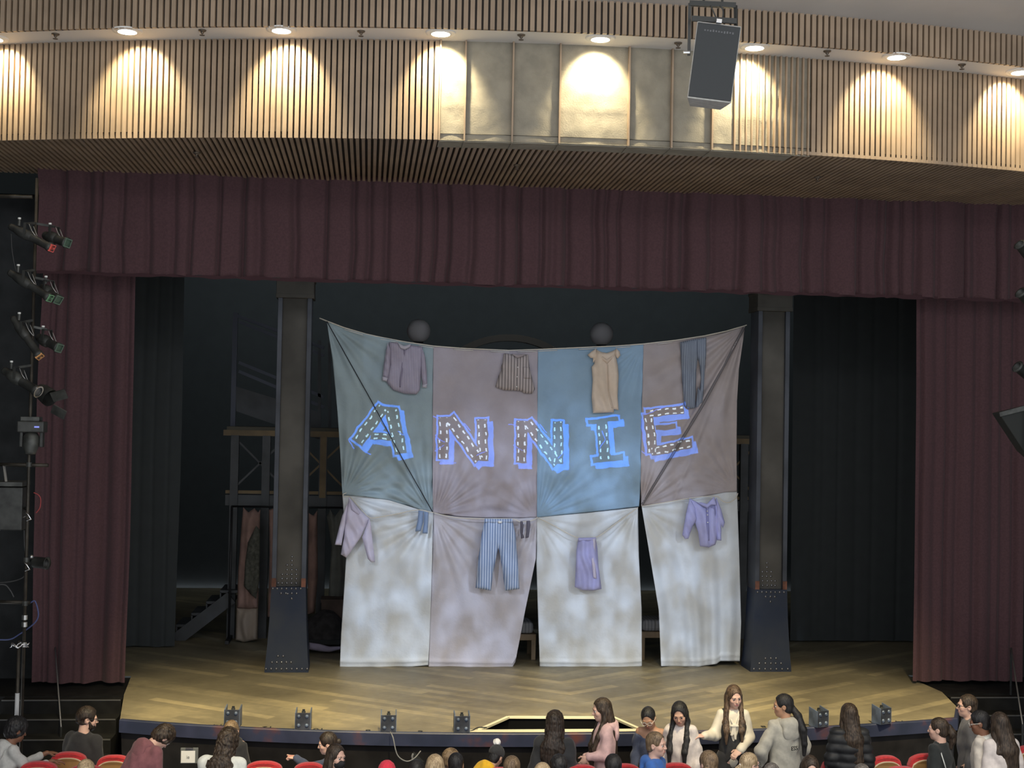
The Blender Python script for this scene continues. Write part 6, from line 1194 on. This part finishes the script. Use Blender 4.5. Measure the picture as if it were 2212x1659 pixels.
st((1400, 893), (1410, 980), 11); st((1396, 893), (1477, 885), 9); st((1416, 925), (1460, 921), 6, False); st((1406, 976), (1494, 958), 10)   # E
thin = [((935, 900), (950, 907)), ((940, 940), (962, 955)), ((938, 975), (960, 960)), ((1100, 915), (1118, 920)), ((1108, 962), (1130, 975)), ((1002, 915), (1016, 930)), ((1165, 915), (1182, 935)), ((1030, 985), (1050, 975)), ((1205, 990), (1218, 975)),
        ((790, 975), (800, 985)), ((752, 950), (765, 970)), ((1120, 1012), (1150, 1002)), ((950, 1002), (985, 1000)), ((860, 930), (872, 940)), ((1385, 905), (1395, 985)), ((1438, 878), (1390, 896)), ((1385, 975), (1402, 985)), ((1300, 930), (1307, 950)), ((1307, 950), (1296, 968))]
def box_d(v, a, b, w, dash):
    dx, dz = b[0]-a[0], b[1]-a[1]; L = math.hypot(dx, dz); d = (dx/L, dz/L, 0); nn = (-dz/L, dx/L, 0); mx, mz = (a[0]+b[0])/2, (a[1]+b[1])/2
    u = n.m('ADD', n.dot(v, d), -(mx*d[0]+mz*d[1])); q = n.m('ABSOLUTE', n.m('ADD', n.dot(v, nn), -(mx*nn[0]+mz*nn[1])))
    D = n.m('MAXIMUM', n.m('ADD', n.m('ABSOLUTE', u), -L/2), n.m('ADD', q, -w)); ds = None
    if dash:   # running stitches along both sides of the stroke
        ds = n.m('MULTIPLY', n.m('COMPARE', q, w*.60, 1.55*PXM), n.m('LESS_THAN', n.m('FRACT', n.m('MULTIPLY', u, 1/(17*PXM))), .48)); ds = n.m('MULTIPLY', ds, n.m('LESS_THAN', D, -1.5*PXM))
    return D, ds
def shifted(v, dx, dz):
    mm = n.N.new('ShaderNodeVectorMath'); mm.operation = 'ADD'; n.L.new(v, mm.inputs[0]); mm.inputs[1].default_value = (dx, dz, 0); return mm.outputs[0]
# hand-drawn wobble
nz = n.N.new('ShaderNodeTexNoise'); nz.inputs['Scale'].default_value = 7; n.L.new(V, nz.inputs['Vector'])
wob = n.N.new('ShaderNodeVectorMath'); wob.operation = 'MULTIPLY_ADD'; n.L.new(nz.outputs['Color'], wob.inputs[0]); wob.inputs[1].default_value = (.05, .05, 0); wob2 = shifted(V, -.025, -.025); n.L.new(wob2, wob.inputs[2]); VW = wob.outputs[0]
D = DS = DD = None
for a, b_, w, dash in strokes:
    d, ds = box_d(VW, a, b_, w, dash); D = d if D is None else n.m('MINIMUM', D, d)
    if ds is not None: DD = ds if DD is None else n.m('MAXIMUM', DD, ds)
Vs = shifted(VW, -9*PXM, 9*PXM)
for a, b_, w, dash in strokes:
    d, _ = box_d(Vs, a, b_, w, False); DS = d if DS is None else n.m('MINIMUM', DS, d)
TH = None
for a, b_ in thin:
    d, _ = box_d(VW, w2(*a), w2(*b_), 1.0*PXM, False); TH = d if TH is None else n.m('MINIMUM', TH, d)
ins = n.m('LESS_THAN', D, 0.); ring = n.m('LESS_THAN', n.m('MINIMUM', n.m('MINIMUM', n.m('ADD', D, -4.5*PXM), n.m('ADD', DS, -3*PXM)), TH), 0.)
scr = n.m('LESS_THAN', TH, -.2*PXM)
# soft mottled sky inside the projector's rectangle
cl = n.noise(V, 1.5, 3); clr = n.N.new('ShaderNodeMapRange'); clr.inputs['From Min'].default_value = .40; clr.inputs['From Max'].default_value = .72; n.L.new(cl, clr.inputs['Value'])
x0, z1 = w2(786, 720); x1, z0 = w2(1562, 1060)
rect = n.m('MULTIPLY', n.m('COMPARE', X, (x0+x1)/2, (x1-x0)/2), n.m('COMPARE', Z, 2.4, 2.38))
bg = n.mix(clr.outputs[0], (.012, .012, .014), (.055, .075, .115)); bg = n.mix(rect, (0, 0, 0), bg); c = n.mix(ring, bg, (.06, .40, 1.7)); c = n.mix(ins, c, (.004, .003, .002)); c = n.mix(DD, c, (1.1, 1.5, 1.7)); c = n.mix(scr, c, (.06, .30, 1.9))
out = n.N.new('ShaderNodeVectorMath'); out.operation = 'SCALE'; n.L.new(c, out.inputs[0]); out.inputs['Scale'].default_value = 1; n.L.new(out.outputs[0], n.em.inputs['Color'])
def gobo(name, loc, tgt, e, size, ca, cb_, scale, lo, hi, stretch=None):
    o = spot(name, loc, tgt, e, (1, 1, 1), size, .6, .02); q_ = LN(o.data); X_, Z_, V_ = q_.hit(loc); f = q_.noise(V_, scale, 2, stretch)
    r_ = q_.N.new('ShaderNodeMapRange'); r_.inputs['From Min'].default_value = lo; r_.inputs['From Max'].default_value = hi; q_.L.new(f, r_.inputs['Value']); q_.L.new(q_.mix(r_.outputs[0], ca, cb_), q_.em.inputs['Color']); return o
gobo('breakup_wash_left', (-6.2, -13, 7.0), (.1, 0, .75), 2400, 24, (.17, .17, .17), (.70, .87, 1.18), 2.9, .37, .64, (1, .62, 1))
gobo('breakup_wash_right', (6.2, -13, 7.0), (.1, 0, .75), 2400, 24, (.17, .17, .17), (.70, .87, 1.18), 2.9, .37, .64, (1, .62, 1))

# ---- small pieces go one level deeper, under the part they belong to
SUBOF = {'hood': ('hoodie', 'jacket', 'sweatshirt'), 'hood_lining': ('hood',), 'cuff': ('sleeve', 'hoodie'), 'hair_tie': ('hair',), 'pompom': ('hat',), 'ear_loop': ('face_mask',), 'neck_bow': ('blouse',), 'gel': ('lens_barrel',), 'gel_frame': ('lens_barrel',), 'plug_cap': ('power_plug',),
         'care_tag': ('waistband',), 'white_piping': ('jersey',), 'knob': ('lamp', 'can'), 'display': ('base',), 'worn_lettering': ('grille',), 'edging': ('wooden_back',), 'eye': ('body',), 'eyebrow': ('body',), 'print': ('page',), 'clip': ('board', 'desk'), 'rivet': ('plate',)}
stem_ = lambda o: o.name.split('.')[0]
for root in [o for o in SC.objects if o.parent is None and o.type == 'EMPTY']:
    kids = list(root.children); used = {}
    for o in kids:
        for nm in SUBOF.get(stem_(o), ()):
            c = [k for k in kids if stem_(k) == nm and k is not o]
            if c:
                t = c[min(used.get((nm, stem_(o)), 0), len(c)-1)]; used[(nm, stem_(o))] = used.get((nm, stem_(o)), 0)+1
                inv = Matrix.Identity(4) if o.matrix_parent_inverse == t.matrix_parent_inverse else t.matrix_parent_inverse.inverted() @ o.matrix_parent_inverse
                o.parent = t; o.matrix_parent_inverse = inv; break
